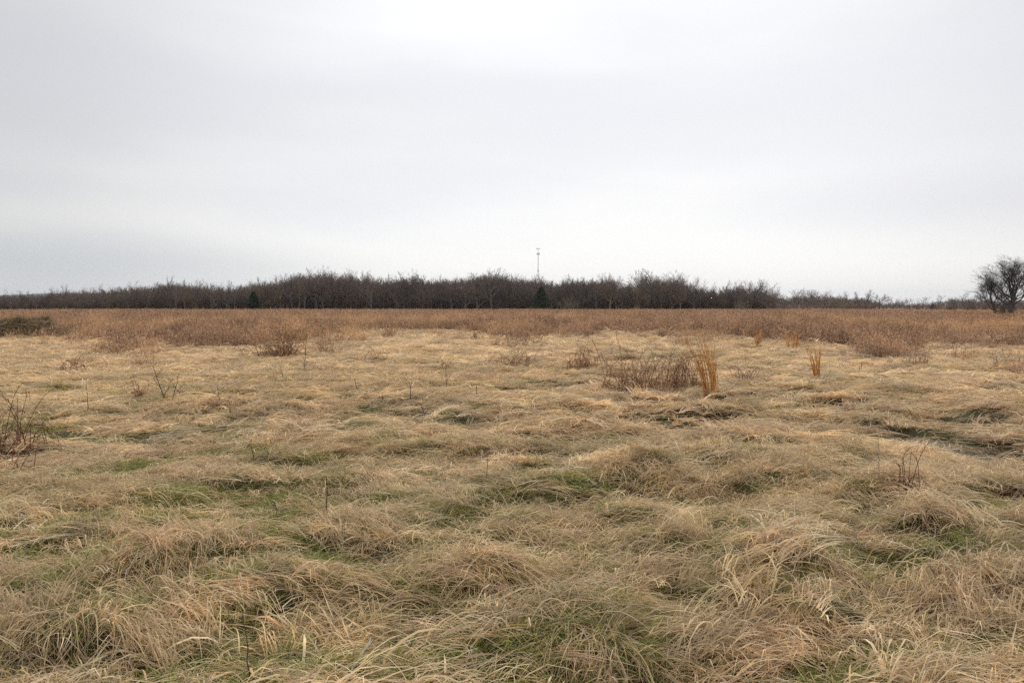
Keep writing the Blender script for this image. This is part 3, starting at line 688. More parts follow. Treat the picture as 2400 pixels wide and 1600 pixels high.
# ------------------------------------------------------------------ mast
def mast():
    d = 900; x, y = at(1261, d); top = height_for(583, d)
    o = obj('radio_mast', None, None, (x, y, 0)); tag(o, 'tall slim grey radio mast with antennas rising behind the woodland', 'mast')
    a = Acc(); a.tube(np.array([[0, 0, 0], [0, 0, top * .5], [0, 0, top - 8], [0, 0, top - 1]]), [.62, .46, .34, .16], 10); obj('pole', a.mesh('mast_pole', M_STEEL), o)
    zp = top - 7.2
    a = Acc(); an = np.linspace(0, 2 * math.pi, 13)
    for rz in (-.7, .7): a.tube(np.stack([np.cos(an) * 1.5, np.sin(an) * 1.5, np.full(13, zp + rz)], 1), np.full(13, .12), 4)
    for q in range(3):
        c_, s_ = math.cos(q * 2.094), math.sin(q * 2.094); a.tube(np.array([[0, 0, zp - .7], [c_ * 1.5, s_ * 1.5, zp - .7]]), [.12, .12], 4); a.tube(np.array([[0, 0, zp + .7], [c_ * 1.5, s_ * 1.5, zp + .7]]), [.12, .12], 4)
    obj('antenna_platform', a.mesh('mast_platform', M_STEEL), o)
    b = Acc(); b.box((0, 0, 0), (.35, .35, 2.2)); pm = b.mesh('antenna_panel', M_ANT)
    for q in range(9):
        obj('antenna_panel', pm, o, (math.cos(q * .698) * 1.75, math.sin(q * .698) * 1.75, zp), q * .698)
    a = Acc(); zt = top - .6
    a.tube(np.array([[-2.3, 0, zt], [2.3, 0, zt]]), [.13, .13], 5); a.tube(np.array([[0, -2.3, zt], [0, 2.3, zt]]), [.13, .13], 5); obj('top_bracket', a.mesh('mast_bracket', M_STEEL), o)
    b = Acc(); b.box((0, 0, 0), (.4, .4, 1.6)); pm2 = b.mesh('top_antenna', M_ANT)
    for q in ((-2.3, 0), (2.3, 0), (0, -2.3), (0, 2.3), (-1.1, 0), (1.1, 0)): obj('top_antenna', pm2, o, (q[0], q[1], zt + .1))
    a = Acc(); a.tube(np.array([[0, 0, top - 1], [0, 0, top + 1.2]]), [.06, .03], 5); obj('lightning_rod', a.mesh('lightning_rod', M_STEEL), o)
    zz = top * .62; a = Acc(); a.tube(np.array([[-.9, 0, zz], [.9, 0, zz]]), [.1, .1], 4); a.box((-.9, 0, zz), (.5, .5, 1.2)); a.box((.9, 0, zz), (.5, .5, 1.2)); obj('lower_antenna_bracket', a.mesh('mast_lower', M_ANT), o)
mast()

# ------------------------------------------------------------------ matted dry grass
def sector(n_area, r0, r1, half=52):
    """random points in a ring sector, n_area per square metre"""
    a = R(2 * half) / 2 * (r1 * r1 - r0 * r0); n = int(a * n_area)
    r = np.sqrt(rng.uniform(r0 * r0, r1 * r1, n)); th = rng.uniform(-R(half), R(half), n)
    return r * np.sin(th), r * np.cos(th)
def flow(x, y):
    f = (fbm(x / 2.2, y / 1.3, 41, 2) - .5) * 2.9 + (fbm(x / .6, y / .45, 43, 1) - .5) * 1.2
    gx, gy = grad(x, y)
    dx = np.cos(f) - gx * .3; dy = np.sin(f) * .8 - gy * .3
    return dx, dy, gx, gy
def mat_tint(x, y):
    r = np.hypot(x, y); n = fbm(x / 2.5, y / 2., 51, 3); m = fbm(x / .8, y / .6, 53, 2)
    T = np.ones((len(x), 3)) * np.array([1, 1, 1])
    brown = (smooth(.45, .68, n) * .4 + .25 * smooth(-1, 5, x) * smooth(12, 5, r))[:, None]
    T = T * (1 - brown) + np.array([.84, .76, .68]) * brown
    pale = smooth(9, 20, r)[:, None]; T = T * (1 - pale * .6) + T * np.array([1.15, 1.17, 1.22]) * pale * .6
    T = T * (.80 + .56 * m)[:, None]
    olive = (smooth(.5, .7, fbm(x / 1.2, y / 1.1, 57, 2)) * .12)[:, None]
    return T * (1 - olive) + T * np.array([.86, .95, .68]) * olive
def holes(x, y, s=1.):
    return smooth(.56, .70, .6 * vnoise(x / (.26 * s), y / (.17 * s), 201) + .4 * vnoise(x / (.6 * s), y / (.4 * s), 203))
def place(x, y, tiltn=.62, jit=.33, pitch=.05):
    dx, dy, gx, gy = flow(x, y); a = rng.normal(0, jit, len(x)) + (rng.random(len(x)) < .35) * math.pi
    ca, sa = np.cos(a), np.sin(a); X = np.stack([dx * ca - dy * sa, dx * sa + dy * ca, 0 * dx], 1); X /= np.linalg.norm(X, axis=1)[:, None]
    Z = np.stack([-gx * tiltn - rng.normal(0, pitch, len(x)), -gy * tiltn - rng.normal(0, pitch, len(x)), np.ones(len(x))], 1)
    X[:, 2] = gx * tiltn * X[:, 0] + gy * tiltn * X[:, 1]
    return euler_from(X, Z)
def in_tall(x, y, pad=0.):
    px = 1200 + F * x / np.maximum(y, .1)
    e = np.interp(px, TE_X, TE_R) + (fbm(x / 1.8, y / 2.6, 91, 3) - .5) * 12
    return y - e - pad
TE_X = [-600, 0, 130, 240, 420, 560, 640, 700, 760, 860, 1000, 1110, 1180, 1260, 1300, 1560, 1640, 1760, 1880, 1980, 2060, 2130, 2200, 2280, 2400, 3000]
TE_R = [1.07 * q for q in [38, 36, 34, 31, 26, 26, 27, 28, 30, 38, 41, 37, 32, 31, 36, 35, 32, 29, 27, 25, 22.5, 23, 26, 25, 23.5, 23]]

near_protos = []
for s_ in range(9):
    r_ = np.random.default_rng(100 + s_); a = Acc(); lying(a, 68, r_, wild=.20 + .03 * s_, lift=.016 + .004 * s_, wmul=1.0); near_protos.append(a.mesh('matted_blades', M_BLADE_I))
for s_ in range(3):
    r_ = np.random.default_rng(130 + s_); a = Acc(); drooping(a, 55, r_, rad=.10, lmin=.09, lmax=.24, rise=.6, curl=.35); near_protos.append(a.mesh('loose_tuft', M_BLADE_I))
for s_ in range(2):     # long single strands that lie on top
    r_ = np.random.default_rng(140 + s_); a = Acc(); lying(a, 10, r_, rad=.3, lmin=.25, lmax=.55, k=8, wild=.5, lift=.05, wmul=1.05, col=straw(10, r_) * 1.12); near_protos.append(a.mesh('long_strands', M_BLADE_I))
for s_ in range(2):     # curled broad leaves
    r_ = np.random.default_rng(150 + s_); a = Acc(); drooping(a, 14, r_, rad=.12, lmin=.08, lmax=.22, rise=.7, wmul=2.4, curl=1.4, col=straw(14, r_) * np.array([1.08, 1.0, .98])); near_protos.append(a.mesh('curled_leaves', M_BLADE_I))
for s_ in range(3):     # short broken straws lying criss-cross
    r_ = np.random.default_rng(155 + s_); a = Acc(); lying(a, 30, r_, rad=.42, lmin=.05, lmax=.24, k=4, wild=1.0, lift=.02, wmul=1.0, col=straw(30, r_) * 1.1)
    for v_ in a.v: v_[:, 2] += .035
    near_protos.append(a.mesh('broken_straw', M_BLADE_I))
mid_protos = []
for s_ in range(8):
    r_ = np.random.default_rng(160 + s_); a = Acc(); lying(a, 62, r_, rad=.42, lmin=.22, lmax=.6, k=4, wild=.2, lift=.03, wmul=2.1); mid_protos.append(a.mesh('matted_blades_mid', M_BLADE_I))
for s_ in range(3):
    r_ = np.random.default_rng(170 + s_); a = Acc(); drooping(a, 50, r_, rad=.16, lmin=.15, lmax=.40, k=4, rise=.9, wmul=2.1); mid_protos.append(a.mesh('loose_tuft_mid', M_BLADE_I))

def dry_near():
    x, y = sector(92, 1.3, 9.5)
    g = green_mask(x, y); dp = dips(x, y)
    keep = rng.random(len(x)) > np.clip(np.clip(g * .62 + holes(x, y) * .80 + hollow(x, y) * .55 + foot(x, y) * .4, 0, .86) + dp * 1.5, 0, .97); x, y = x[keep], y[keep]
    n = len(x); k = rng.choice(19, n, p=np.array([.078] * 9 + [.008] * 3 + [.033] * 2 + [.022] * 2 + [.055] * 3) / np.sum([.078] * 9 + [.008] * 3 + [.033] * 2 + [.022] * 2 + [.055] * 3))
    z = H(x, y) + rng.uniform(-.005, .035, n)
    s = rng.uniform(.7, 1.15, n)[:, None] * np.ones((1, 3)); s[:, 2] *= rng.uniform(.45, 1.05, n)
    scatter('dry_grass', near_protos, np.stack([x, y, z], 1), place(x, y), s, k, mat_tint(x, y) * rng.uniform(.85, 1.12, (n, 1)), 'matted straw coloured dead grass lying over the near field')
dry_near()
def dry_mid():
    x, y = sector(28, 9, 30, 48); x2, y2 = sector(7, 30, 62, 46); x = np.concatenate([x, x2]); y = np.concatenate([y, y2])
    g = green_mask(x, y) * smooth(30, 12, np.hypot(x, y)); dp = dips(x, y)
    keep = rng.random(len(x)) > np.clip(g * .6 + holes(x, y, 1.7) * .6 + hollow(x, y) * .6 + foot(x, y) * .6 + dp * 1.5, 0, .97); x, y = x[keep], y[keep]
    n = len(x); k = rng.choice(11, n, p=[.11] * 8 + [.04] * 3); r = np.hypot(x, y)
    z = H(x, y) + rng.uniform(-.01, .03, n); s = (rng.uniform(.8, 1.2, n) * (1 + smooth(14, 45, r) * 1.3))[:, None] * np.ones((1, 3)); s[:, 2] *= .85
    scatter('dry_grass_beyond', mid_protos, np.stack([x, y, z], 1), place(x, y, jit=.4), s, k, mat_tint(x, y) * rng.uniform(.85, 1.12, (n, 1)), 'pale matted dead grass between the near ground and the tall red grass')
dry_mid()

def green():
    pro = []
    for s_ in range(5):
        r_ = np.random.default_rng(200 + s_); a = Acc(); n = 80
        c = np.array([(.17, .19, .022), (.23, .245, .036), (.125, .145, .018), (.30, .29, .07), (.42, .37, .18)])[r_.integers(0, 5, n)] * r_.uniform(.85, 1.2, (n, 1))
        drooping(a, n, r_, rad=.17, lmin=.05, lmax=.15, k=4, rise=1.1, wmul=.85, col=c, droop=1.2, curl=.3); pro.append(a.mesh('green_blades', M_GREEN_I))
    x, y = sector(120, 1.3, 9); g = green_mask(x, y); keep = rng.random(len(x)) < .16 + .16 * smooth(1.5, -2, x) + g * .55 + holes(x, y) * .35; x, y = x[keep], y[keep]
    x2, y2 = sector(22, 9, 27, 48); g = green_mask(x2, y2); keep = rng.random(len(x2)) < .18 + .10 * smooth(2, -6, x2) + g * .6; x = np.concatenate([x, x2[keep]]); y = np.concatenate([y, y2[keep]])
    dp = dips(x, y); keep = rng.random(len(x)) > dp; x, y = x[keep], y[keep]
    n = len(x); r = np.hypot(x, y); s = (rng.uniform(.7, 1.15, n) * (1 + .9 * smooth(8, 16, r)))[:, None] * np.ones((1, 3)); s[:, 2] *= np.where(r > 9, .75, 1)
    e = np.stack([rng.normal(0, .15, n), rng.normal(0, .15, n), rng.uniform(0, 6.28, n)], 1)
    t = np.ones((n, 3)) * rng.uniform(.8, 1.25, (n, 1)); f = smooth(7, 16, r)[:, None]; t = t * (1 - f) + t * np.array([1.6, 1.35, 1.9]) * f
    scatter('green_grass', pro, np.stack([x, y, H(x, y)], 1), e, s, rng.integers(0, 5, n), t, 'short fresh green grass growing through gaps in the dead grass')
green()

# ------------------------------------------------------------------ tall red-brown grass
def tall_proto(seed, n=42, rad=.33, hmin=.62, hmax=1.12, palette='red', k=5, wm=1.):
    r = np.random.default_rng(seed); a = Acc()
    pal = {'red': np.array([(.28, .175, .108), (.35, .235, .150), (.15, .09, .056), (.45, .335, .23), (.29, .165, .095), (.53, .43, .30)]),
           'tan': np.array([(.50, .37, .21), (.44, .31, .17), (.56, .42, .25), (.36, .23, .12), (.40, .27, .15), (.5, .38, .22)])}[palette]
    an = r.uniform(0, 6.28, n); rr = rad * np.sqrt(r.random(n)); st = np.stack([np.cos(an) * rr, np.sin(an) * rr, np.zeros(n)], 1)
    h = r.uniform(hmin, hmax, n) * (r.random(n) ** .25); az = r.uniform(0, 6.28, n); lean = np.abs(r.normal(0, .2, n)); cur = np.abs(r.normal(0, .35, n)); t = np.linspace(0, 1, k)[None]
    inc = lean[:, None] + cur[:, None] * t ** 1.5; ds = h[:, None] / (k - 1)
    hx = np.sin(inc) * ds; hz = np.cos(inc) * ds; hx[:, 0] = 0; hz[:, 0] = 0; hc = np.cumsum(hx, 1); zc = np.cumsum(hz, 1)
    P = np.stack([st[:, :1] + hc * np.cos(az)[:, None], st[:, 1:2] + hc * np.sin(az)[:, None], zc], -1)
    sa = r.uniform(0, 6.28, n); S = np.stack([np.cos(sa), np.sin(sa), 0 * sa], 1)[:, None] * np.ones((1, k, 1))
    col = pal[r.integers(0, 6, n)] * r.uniform(.8, 1.15, (n, 1))
    a.ribbons(P, np.array([.0055, .005, .0045, .004, .003][:k])[None] * np.ones((n, 1)) * wm, S, col)
    # leaves
    m = n * 5; src = r.integers(0, n, m); f = r.uniform(.12, .9, m) * (k - 1); i0 = np.minimum(f.astype(int), k - 2); q = P[src, i0] + (P[src, i0 + 1] - P[src, i0]) * (f - i0)[:, None]
    az2 = r.uniform(0, 6.28, m); ln = r.uniform(.10, .30, m); tt = np.linspace(0, 1, 4)[None]; e0 = r.uniform(.2, 1.2, m); el_ = e0[:, None] - r.uniform(.8, 3., m)[:, None] * tt
    ds = ln[:, None] / 3; cx = np.cos(el_) * ds; cz = np.sin(el_) * ds; cx[:, 0] = 0; cz[:, 0] = 0; aa = az2[:, None] + r.normal(0, .8, m)[:, None] * tt
    Pl = np.stack([q[:, :1] + np.cumsum(cx * np.cos(aa), 1), q[:, 1:2] + np.cumsum(cx * np.sin(aa), 1), q[:, 2:3] + np.cumsum(cz, 1)], -1)
    S2 = np.stack([-np.sin(aa), np.cos(aa), r.normal(0, .4, m)[:, None] + 0 * aa], -1)
    a.ribbons(Pl, np.array([[.007, .009, .006, .002]]) * np.ones((m, 1)) * wm, S2, pal[r.integers(0, 6, m)] * r.uniform(.8, 1.25, (m, 1)))
    # seed heads
    m = n * 4; src = r.integers(0, n, m); q = P[src, k - 1] - np.array([0, 0, 1]) * r.uniform(0, .16, m)[:, None]; d = r.normal(0, .5, (m, 3)) + np.array([0, 0, .8]); d /= np.linalg.norm(d, axis=1)[:, None]
    ln = r.uniform(.03, .07, m)[:, None]; S3 = np.cross(d, r.normal(0, 1, (m, 3))); S3 /= np.linalg.norm(S3, axis=1)[:, None]
    a.ribbons(np.stack([q, q + d * ln * .5, q + d * ln], 1), np.array([[.004, .009, .003]]) * np.ones((m, 1)) * wm, np.repeat(S3[:, None], 3, 1), pal[r.integers(0, 6, m)] * np.array([1.15, 1.05, 1.05]) * r.uniform(.9, 1.2, (m, 1)))
    return a
TALL = [tall_proto(300 + k, n=30, wm=1.6).mesh('tall_red_stems', M_TALL_I) for k in range(6)] + [tall_proto(310 + k, palette='tan').mesh('tall_tan_stems', M_TALL_I) for k in range(2)] \
     + [tall_proto(320 + k, n=34, rad=.6, wm=2.2).mesh('tall_red_stems_far', M_TALL_I) for k in range(4)]
def tall():
    xs = []; ys = []
    for den, a, b, hf in ((10, 19, 46, 47), (3.0, 46, 80, 46), (1.15, 80, 130, 45), (.65, 130, 200, 45)):
        q = sector(den, a, b, hf); xs.append(q[0]); ys.append(q[1])
    x = np.concatenate(xs); y = np.concatenate(ys); d = in_tall(x, y); r = np.hypot(x, y)
    lim = np.where(x / np.maximum(y, 1) < .36, 172 + np.where(x / y < -.56, 40, 0), 200)
    edge = smooth(-1.5, 1.5, d); keep = (rng.random(len(x)) < .035 * (d > -9) * (d < 0) + edge ** 1.2) & (y < lim); x, y, d, r = x[keep], y[keep], d[keep], r[keep]
    n = len(x); px = 1200 + F * x / y
    yel = smooth(.51, .66, fbm(x / 7, y / 12, 95, 3)) + np.exp(-((px - 690) / 45) ** 2) * smooth(60, 30, y) * .9
    k = np.where(rng.random(n) < .08 + .7 * yel, 6 + rng.integers(0, 2, n), rng.integers(0, 6, n)); k = np.where(r > 62, 8 + rng.integers(0, 4, n), k)
    g = 1 + .5 * smooth(40, 70, r) + .7 * smooth(80, 140, r)
    hs = (.82 + .22 * smooth(0, 7, d)) * (.60 + .78 * fbm(x / 1.6, y / 3, 97, 3)) * rng.uniform(.85, 1.12, n)
    hs = hs * (1 - .18 * smooth(1900, 2250, px))
    hs = hs * np.where(rng.random(n) < .06, 1.22, 1.0)
    hs = np.where(r > 100, np.minimum(hs, 1.05), hs)
    s = np.stack([g, g, hs], 1); lean = rng.normal(0, .07, (n, 2))
    e = np.stack([lean[:, 0], lean[:, 1] + .05, rng.uniform(0, 6.28, n)], 1)
    m = fbm(x / 9, y / 16, 99, 3)[:, None]; t = np.array([.97, .90, .86]) * (1 - m) * 1.25 + np.array([1.12, 1.05, .98]) * m
    t = t * rng.uniform(.62, 1.35, (n, 1)) * np.where(rng.random((n, 1)) < .08, .6, 1); rt = smooth(2100, 2350, px)[:, None] * smooth(30, 50, y)[:, None] * .5; t = t * (1 - rt) + t * np.array([.98, .86, .68]) * rt
    scatter('tall_red_grass', TALL, np.stack([x, y, H(x, y) - .02], 1), e, s, k, t, 'tall red brown prairie grass standing across the field up to the woodland')
tall()

def low_weeds():
    pro = []
    pal = np.array([(.24, .12, .06), (.32, .18, .10), (.20, .11, .07), (.40, .27, .17)])
    for s_ in range(5):
        r_ = np.random.default_rng(400 + s_); a = Acc(); n = 16 + 6 * s_
        drooping(a, n, r_, rad=.10, lmin=.15, lmax=.5, k=7, rise=1.1, wmul=2.0, droop=1.1 + .3 * s_, curl=.9, col=pal[r_.integers(0, 4, n)]); pro.append(a.mesh('low_weed', M_TALL_I))
    x, y = sector(2.6, 8, 36, 46); f = fbm(x / 3, y / 4, 111, 3); r = np.hypot(x, y)
    keep = (rng.random(len(x)) < smooth(.46, .70, f) * (.22 + .6 * smooth(14, 24, r)) + .015) & (dips(x, y) < .2); x, y = x[keep], y[keep]; n = len(x)
    s = rng.uniform(.6, 1.15, n)[:, None] * np.ones((1, 3)); e = np.stack([rng.normal(0, .1, n), rng.normal(0, .1, n), rng.uniform(0, 6.28, n)], 1)
    scatter('low_weeds', pro, np.stack([x, y, H(x, y)], 1), e, s, rng.integers(0, 5, n), np.ones((n, 3)) * rng.uniform(.8, 1.25, (n, 1)), 'wispy low brown weeds poking out of the pale grass in the middle distance')
low_weeds()

# ------------------------------------------------------------------ single plants
def clump_orange(px, base, top, wpx, label, seed, n=34, lean=-.12, group='orange broomsedge clumps'):
    n = int(n * 1.2)
    x, y, z = ground_at(px, base); h = (base - top) / F * y * 1.06; r = np.random.default_rng(seed); a = Acc(); Rb = wpx / 2 / F * y
    k = 8; an = r.uniform(0, 6.28, n); rr = Rb * .45 * np.sqrt(r.random(n)); t = np.linspace(0, 1, k)[None]
    hh = h * (.35 + .7 * r.random(n) ** .6); tx = r.normal(lean, .10, n) + .10 * np.cos(an); ty = r.normal(0, .1, n)
    X = np.cos(an)[:, None] * rr[:, None] + tx[:, None] * hh[:, None] * t ** 1.4 + r.normal(0, .006, (n, k)); Y = (np.sin(an) * rr)[:, None] + ty[:, None] * hh[:, None] * t ** 1.4
    P = np.stack([X, Y, hh[:, None] * t - .03], -1)
    pal = np.array([(.68, .33, .08), (.58, .27, .06), (.72, .40, .12), (.52, .28, .09), (.66, .44, .20)])
    for i in range(n): a.tube(P[i], np.array([.0042, .004, .004, .0038, .0036, .0032, .0026, .0014]) * (1 + .02 * y), 3, pal[r.integers(0, 5)] * 1.12 * r.uniform(.85, 1.15))
    m = n * 7; src = r.integers(0, n, m); f = r.uniform(.25, .98, m) * (k - 1); i0 = np.minimum(f.astype(int), k - 2); q = P[src, i0] + (P[src, i0 + 1] - P[src, i0]) * (f - i0)[:, None]
    d = (P[src, i0 + 1] - P[src, i0]); d /= np.linalg.norm(d, axis=1)[:, None]; d = d + r.normal(0, .22, (m, 3)); d /= np.linalg.norm(d, axis=1)[:, None]; ln = r.uniform(.04, .13, m)[:, None]
    S = np.cross(d, r.normal(0, 1, (m, 3))); S /= np.linalg.norm(S, axis=1)[:, None]
    a.ribbons(np.stack([q, q + d * ln * .5, q + d * ln], 1), np.array([[.003, .005, .001]]) * np.ones((m, 1)) * (1 + .05 * y), np.repeat(S[:, None], 3, 1), pal[r.integers(0, 5, m)])
    drooping(a, 30, r, rad=Rb * .5, lmin=.1, lmax=.25, rise=1.2, wmul=1.3, col=pal[r.integers(3, 5, 30)] * .8, droop=1.2)
    o = obj('broomsedge_clump', a.mesh('broomsedge', M_BLADE), None, (x, y, z)); tag(o, label, 'grass clump', group)
clump_orange(1668, 934, 795, 78, 'largest orange broomsedge clump, tall arching stems beside the brown weeds', 1, 44, -.2)
clump_orange(1916, 898, 808, 34, 'medium orange broomsedge clump standing alone in front of the tall grass', 2, 26, -.1)
clump_orange(1777, 824, 770, 20, 'narrow upright orange broomsedge clump at the tall grass edge', 3, 20, 0.)
clump_orange(1858, 832, 770, 50, 'loose orange broomsedge clump behind the medium one, in the tall grass edge', 4, 24, -.05)
clump_orange(1942, 776, 752, 18, 'small distant orange clump sunk in the tall grass above the medium one', 5, 14, 0.)
clump_orange(1213, 784, 742, 16, 'faint orange clump in the tall grass below the mast', 6, 14, 0.)
clump_orange(1895, 800, 752, 20, 'thin orange clump between two loose clumps at the tall grass edge', 12, 14, 0.)
clump_orange(858, 762, 744, 22, 'small orange leaning tuft in the tall grass left of the mast', 7, 12, .3)
clump_orange(575, 764, 744, 24, 'small orange tuft in the tall grass below the left cedar', 8, 12, -.2)
clump_orange(155, 764, 748, 14, 'tiny orange tuft just right of the dark brush pile', 9, 10, -.2)
clump_orange(207, 768, 746, 16, 'tiny orange tuft, second right of the dark brush pile', 10, 10, -.2)

def weed(px, base, top, wpx, label, seed, n=40, name='brown_weed', mat=None, curl=2.1, thick=1., leaf=26, pal=None, group='brown arching weeds', low=.5):
    x, y, z = ground_at(px, base); h = (base - top) / F * y * 1.55; Wd = wpx / 2 / F * y * 1.15; r = np.random.default_rng(seed); a = Acc()
    pal = np.array([(.32, .17, .095), (.42, .25, .15), (.24, .125, .075), (.50, .34, .21)]) if pal is None else pal
    for i in range(int(n * 1.5)):
        az = r.uniform(0, 6.28); e = r.uniform(.4, 1.45); ln = h * r.uniform(low, 1.25); k = 8; p = np.array([r.normal(0, Wd * .32), r.normal(0, Wd * .22), -.02]); pts = [p]; c = r.uniform(.3, curl)
        sx = max(.4, min(2.2, Wd / max(h, .05)))
        for q in range(k):
            e -= c * (q / k) ** 1.2 * .55; az += r.normal(0, .25)
            d = np.array([math.cos(az) * math.cos(e) * sx, math.sin(az) * math.cos(e) * sx, math.sin(e)]); p = p + d * ln / k
            p[2] = max(p[2], .02); pts.append(p)
        pts = np.array(pts); cc = pal[r.integers(0, len(pal))] * r.uniform(.8, 1.2); a.tube(pts, np.linspace(.0036, .0015, k + 1) * thick * (1 + .05 * y), 3, cc)
        for _ in range(leaf // 4):
            q = r.integers(2, k + 1); d = pts[q] - pts[q - 1] + r.normal(0, .5, 3) * ln / k; d /= np.linalg.norm(d); l_ = r.uniform(.05, .14)
            S = np.cross(d, r.normal(0, 1, 3)); S /= np.linalg.norm(S); g = np.array([0, 0, -.02])
            a.ribbons(np.array([[pts[q], pts[q] + d * l_ * .5, pts[q] + d * l_ + g * 2]]), np.array([[.003, .007, .002]]) * (1 + .05 * y) * thick, np.array([[S, S, S]]), cc[None] * 1.1)
    drooping(a, 90, r, rad=Wd * .35, lmin=.1, lmax=.35, rise=.9, wmul=1.5 + .05 * y, col=pal[r.integers(0, len(pal), 90)] * 1.1, droop=1.6)
    o = obj(name, a.mesh(name, mat or M_BLADE), None, (x, y, z)); tag(o, label, 'weed', group)
weed(1485, 925, 815, 190, 'widest brown arching weed clump, left of the largest orange clump', 21, 75)
weed(1590, 905, 795, 120, 'dark brown curling weed right against the largest orange clump', 22, 55)
weed(1368, 872, 805, 90, 'rusty brown weed clump, left of the widest one', 23, 42)
weed(660, 842, 775, 130, 'dense reddish weed clump in front of the tall grass below the left cedar', 24, 90, curl=1.0)
weed(1215, 860, 815, 130, 'low sprawling brown weed, third left of the largest orange clump', 25, 36)
weed(1045, 872, 835, 26, 'thin rusty weed stalk standing in the middle of the pale grass', 26, 10)
weed(880, 852, 822, 90, 'low flattened brown weed in the middle distance left of the thin rusty stalk', 27, 26)
weed(18, 1075, 905, 210, 'large red brown sprawling weed cut by the left picture edge', 28, 34, mat=M_REDSTEM, curl=1.7, thick=1.05, leaf=8)
weed(40, 1118, 1030, 130, 'small curved red brown weed below the large sprawling one', 29, 9, mat=M_REDSTEM, curl=2.2, thick=1.2, leaf=4)
weed(2095, 825, 770, 130, 'bushy red brown weed bulging out of the tall grass edge', 30, 80, curl=1.0)
weed(1400, 822, 800, 80, 'small brown weed behind the rusty clump near the tall grass', 31, 24)
weed(170, 878, 822, 90, 'arched rusty stem over the grass below the dark brush pile', 32, 12, curl=2.0, mat=M_REDSTEM)
weed(260, 838, 800, 130, 'tangled brown weed between the brush pile and the tall grass', 33, 50)
weed(455, 822, 790, 150, 'wide rust coloured weed bank at the left tall grass edge', 34, 70, curl=1.1)
weed(1755, 905, 862, 90, 'wispy low weed just right of the largest orange clump', 35, 24)
weed(2125, 1190, 1060, 120, 'sparse dark red weed in the right foreground near the puddle', 36, 9, mat=M_REDSTEM, curl=1.1, leaf=14, thick=.9)
weed(780, 835, 806, 60, 'small upright rusty weed right of the dense reddish clump', 37, 18)
weed(325, 938, 895, 20, 'short rusty tuft standing left of the forked sapling', 38, 16, curl=.6)
weed(2330, 1200, 1150, 40, 'short ochre weed near the right picture edge', 39, 8)

def twig(px, base, top, dx, label, seed, rad=.004, forks=0, mat=M_STICK, name='dead_stem', kinkx=0., group='dead stems standing in the grass'):
    x, y, z = ground_at(px, base); h = (base - top) / F * y + .07; rad *= 1.15; r = np.random.default_rng(seed); a = Acc(); k = 7; t = np.linspace(0, 1, k)
    X = dx / F * y * t + kinkx * np.sin(t * math.pi) * h + r.normal(0, .008 * h, k); P = np.stack([X, r.normal(0, .02, k) * h * t, h * t - .03], 1); P[0] = (0, 0, -.05)
    rr = rad * (1 - .55 * t) * (1 + .035 * y); a.tube(P, rr, 5)
    for q in range(1, k - 1):
        if r.random() < .5: a.tube(np.array([P[q], P[q] + np.array([r.choice([-1, 1]) * .012, 0, .018])]), [rr[q] * .9, rr[q] * .5], 4)
    for f in range(forks):
        q = 1 + int((f + .3) / max(forks, 1) * (k - 3)); l_ = h * r.uniform(.3, .55); s = (-1) ** f * r.uniform(.4, .8)
        pp = np.array([P[q] + np.array([s * l_ * u, r.normal(0, .05) * l_, l_ * u * .9]) + r.normal(0, .01, 3) * h * .5 for u in np.linspace(0, 1, 5)]); pp[0] = P[q]
        a.tube(pp, np.linspace(rr[q] * .75, rr[q] * .3, 5), 4)
        for u in (1, 2, 3):
            s2 = -s * r.uniform(.5, 1); l2 = l_ * .3; a.tube(np.array([pp[u], pp[u] + np.array([s2 * l2, 0, l2])]), [rr[q] * .4, rr[q] * .2], 3)
    o = obj(name, a.mesh(name, mat), None, (x, y, z)); tag(o, label, 'dead stem', group)
twig(765, 1235, 1122, 3, 'tallest straight dead stem in the near left field', 1, .0042)
twig(655, 1230, 1185, -10, 'short dark stub left of the tallest straight stem', 2, .0045)
twig(738, 1205, 1178, -10, 'forked tiny stub just left of the tallest straight stem', 3, .0045, 1)
twig(588, 1092, 1046, -2, 'short curved dead stem beyond the dark stub', 4, .005, kinkx=.12)
twig(668, 1145, 1128, -40, 'dark twig leaning almost flat, beyond the dark stubs', 5, .004)
twig(963, 946, 908, -1, 'dark upright stub in the middle field, thickest of the row of stubs', 6, .006)
twig(1047, 915, 852, -2, 'thin stalk growing from the dark grass patch in the middle field', 7, .0045, 1)
twig(1119, 938, 902, -3, 'dark stub right of the thin stalk in the middle field', 8, .006)
twig(896, 948, 928, 0, 'short stub left of the thickest dark stub', 9, .006)
twig(840, 922, 890, -9, 'leaning forked stub, second left of the thickest dark stub', 10, .006, 1)
twig(388, 940, 862, -28, 'forked leafless sapling in the left middle field', 11, .0055, 3, name='sapling')
twig(402, 938, 880, 20, 'thin leafless sapling behind the forked one', 12, .004, 2, name='sapling')
twig(208, 982, 892, -4, 'thin straight stalk left of the forked sapling', 13, .0035)
twig(524, 965, 905, -16, 'thin leaning sapling right of the forked one', 14, .004, 2, name='sapling')
twig(541, 980, 948, -2, 'very short stalk at the foot of the thin leaning sapling', 15, .0035)
twig(1916, 910, 882, 18, 'dark woody stub at the foot of the medium orange clump', 16, .008, 1)
twig(1922, 910, 868, 26, 'slanting twig beside the medium orange clump', 17, .004)
twig(2010, 890, 862, 4, 'small rusty stub right of the medium orange clump', 18, .006)
twig(2060, 1150, 1010, -4, 'thin straw stalk in the right field before the puddle', 19, .003, mat=M_PALE)
twig(2130, 960, 905, 48, 'long slanting stalk right of the mid field, by the puddle', 20, .0035)
twig(585, 1598, 1440, -10, 'thin dark stalk at the bottom picture edge', 21, .0028)
twig(712, 870, 815, 6, 'thin branched weed stalk left of the middle field', 22, .005, 2)
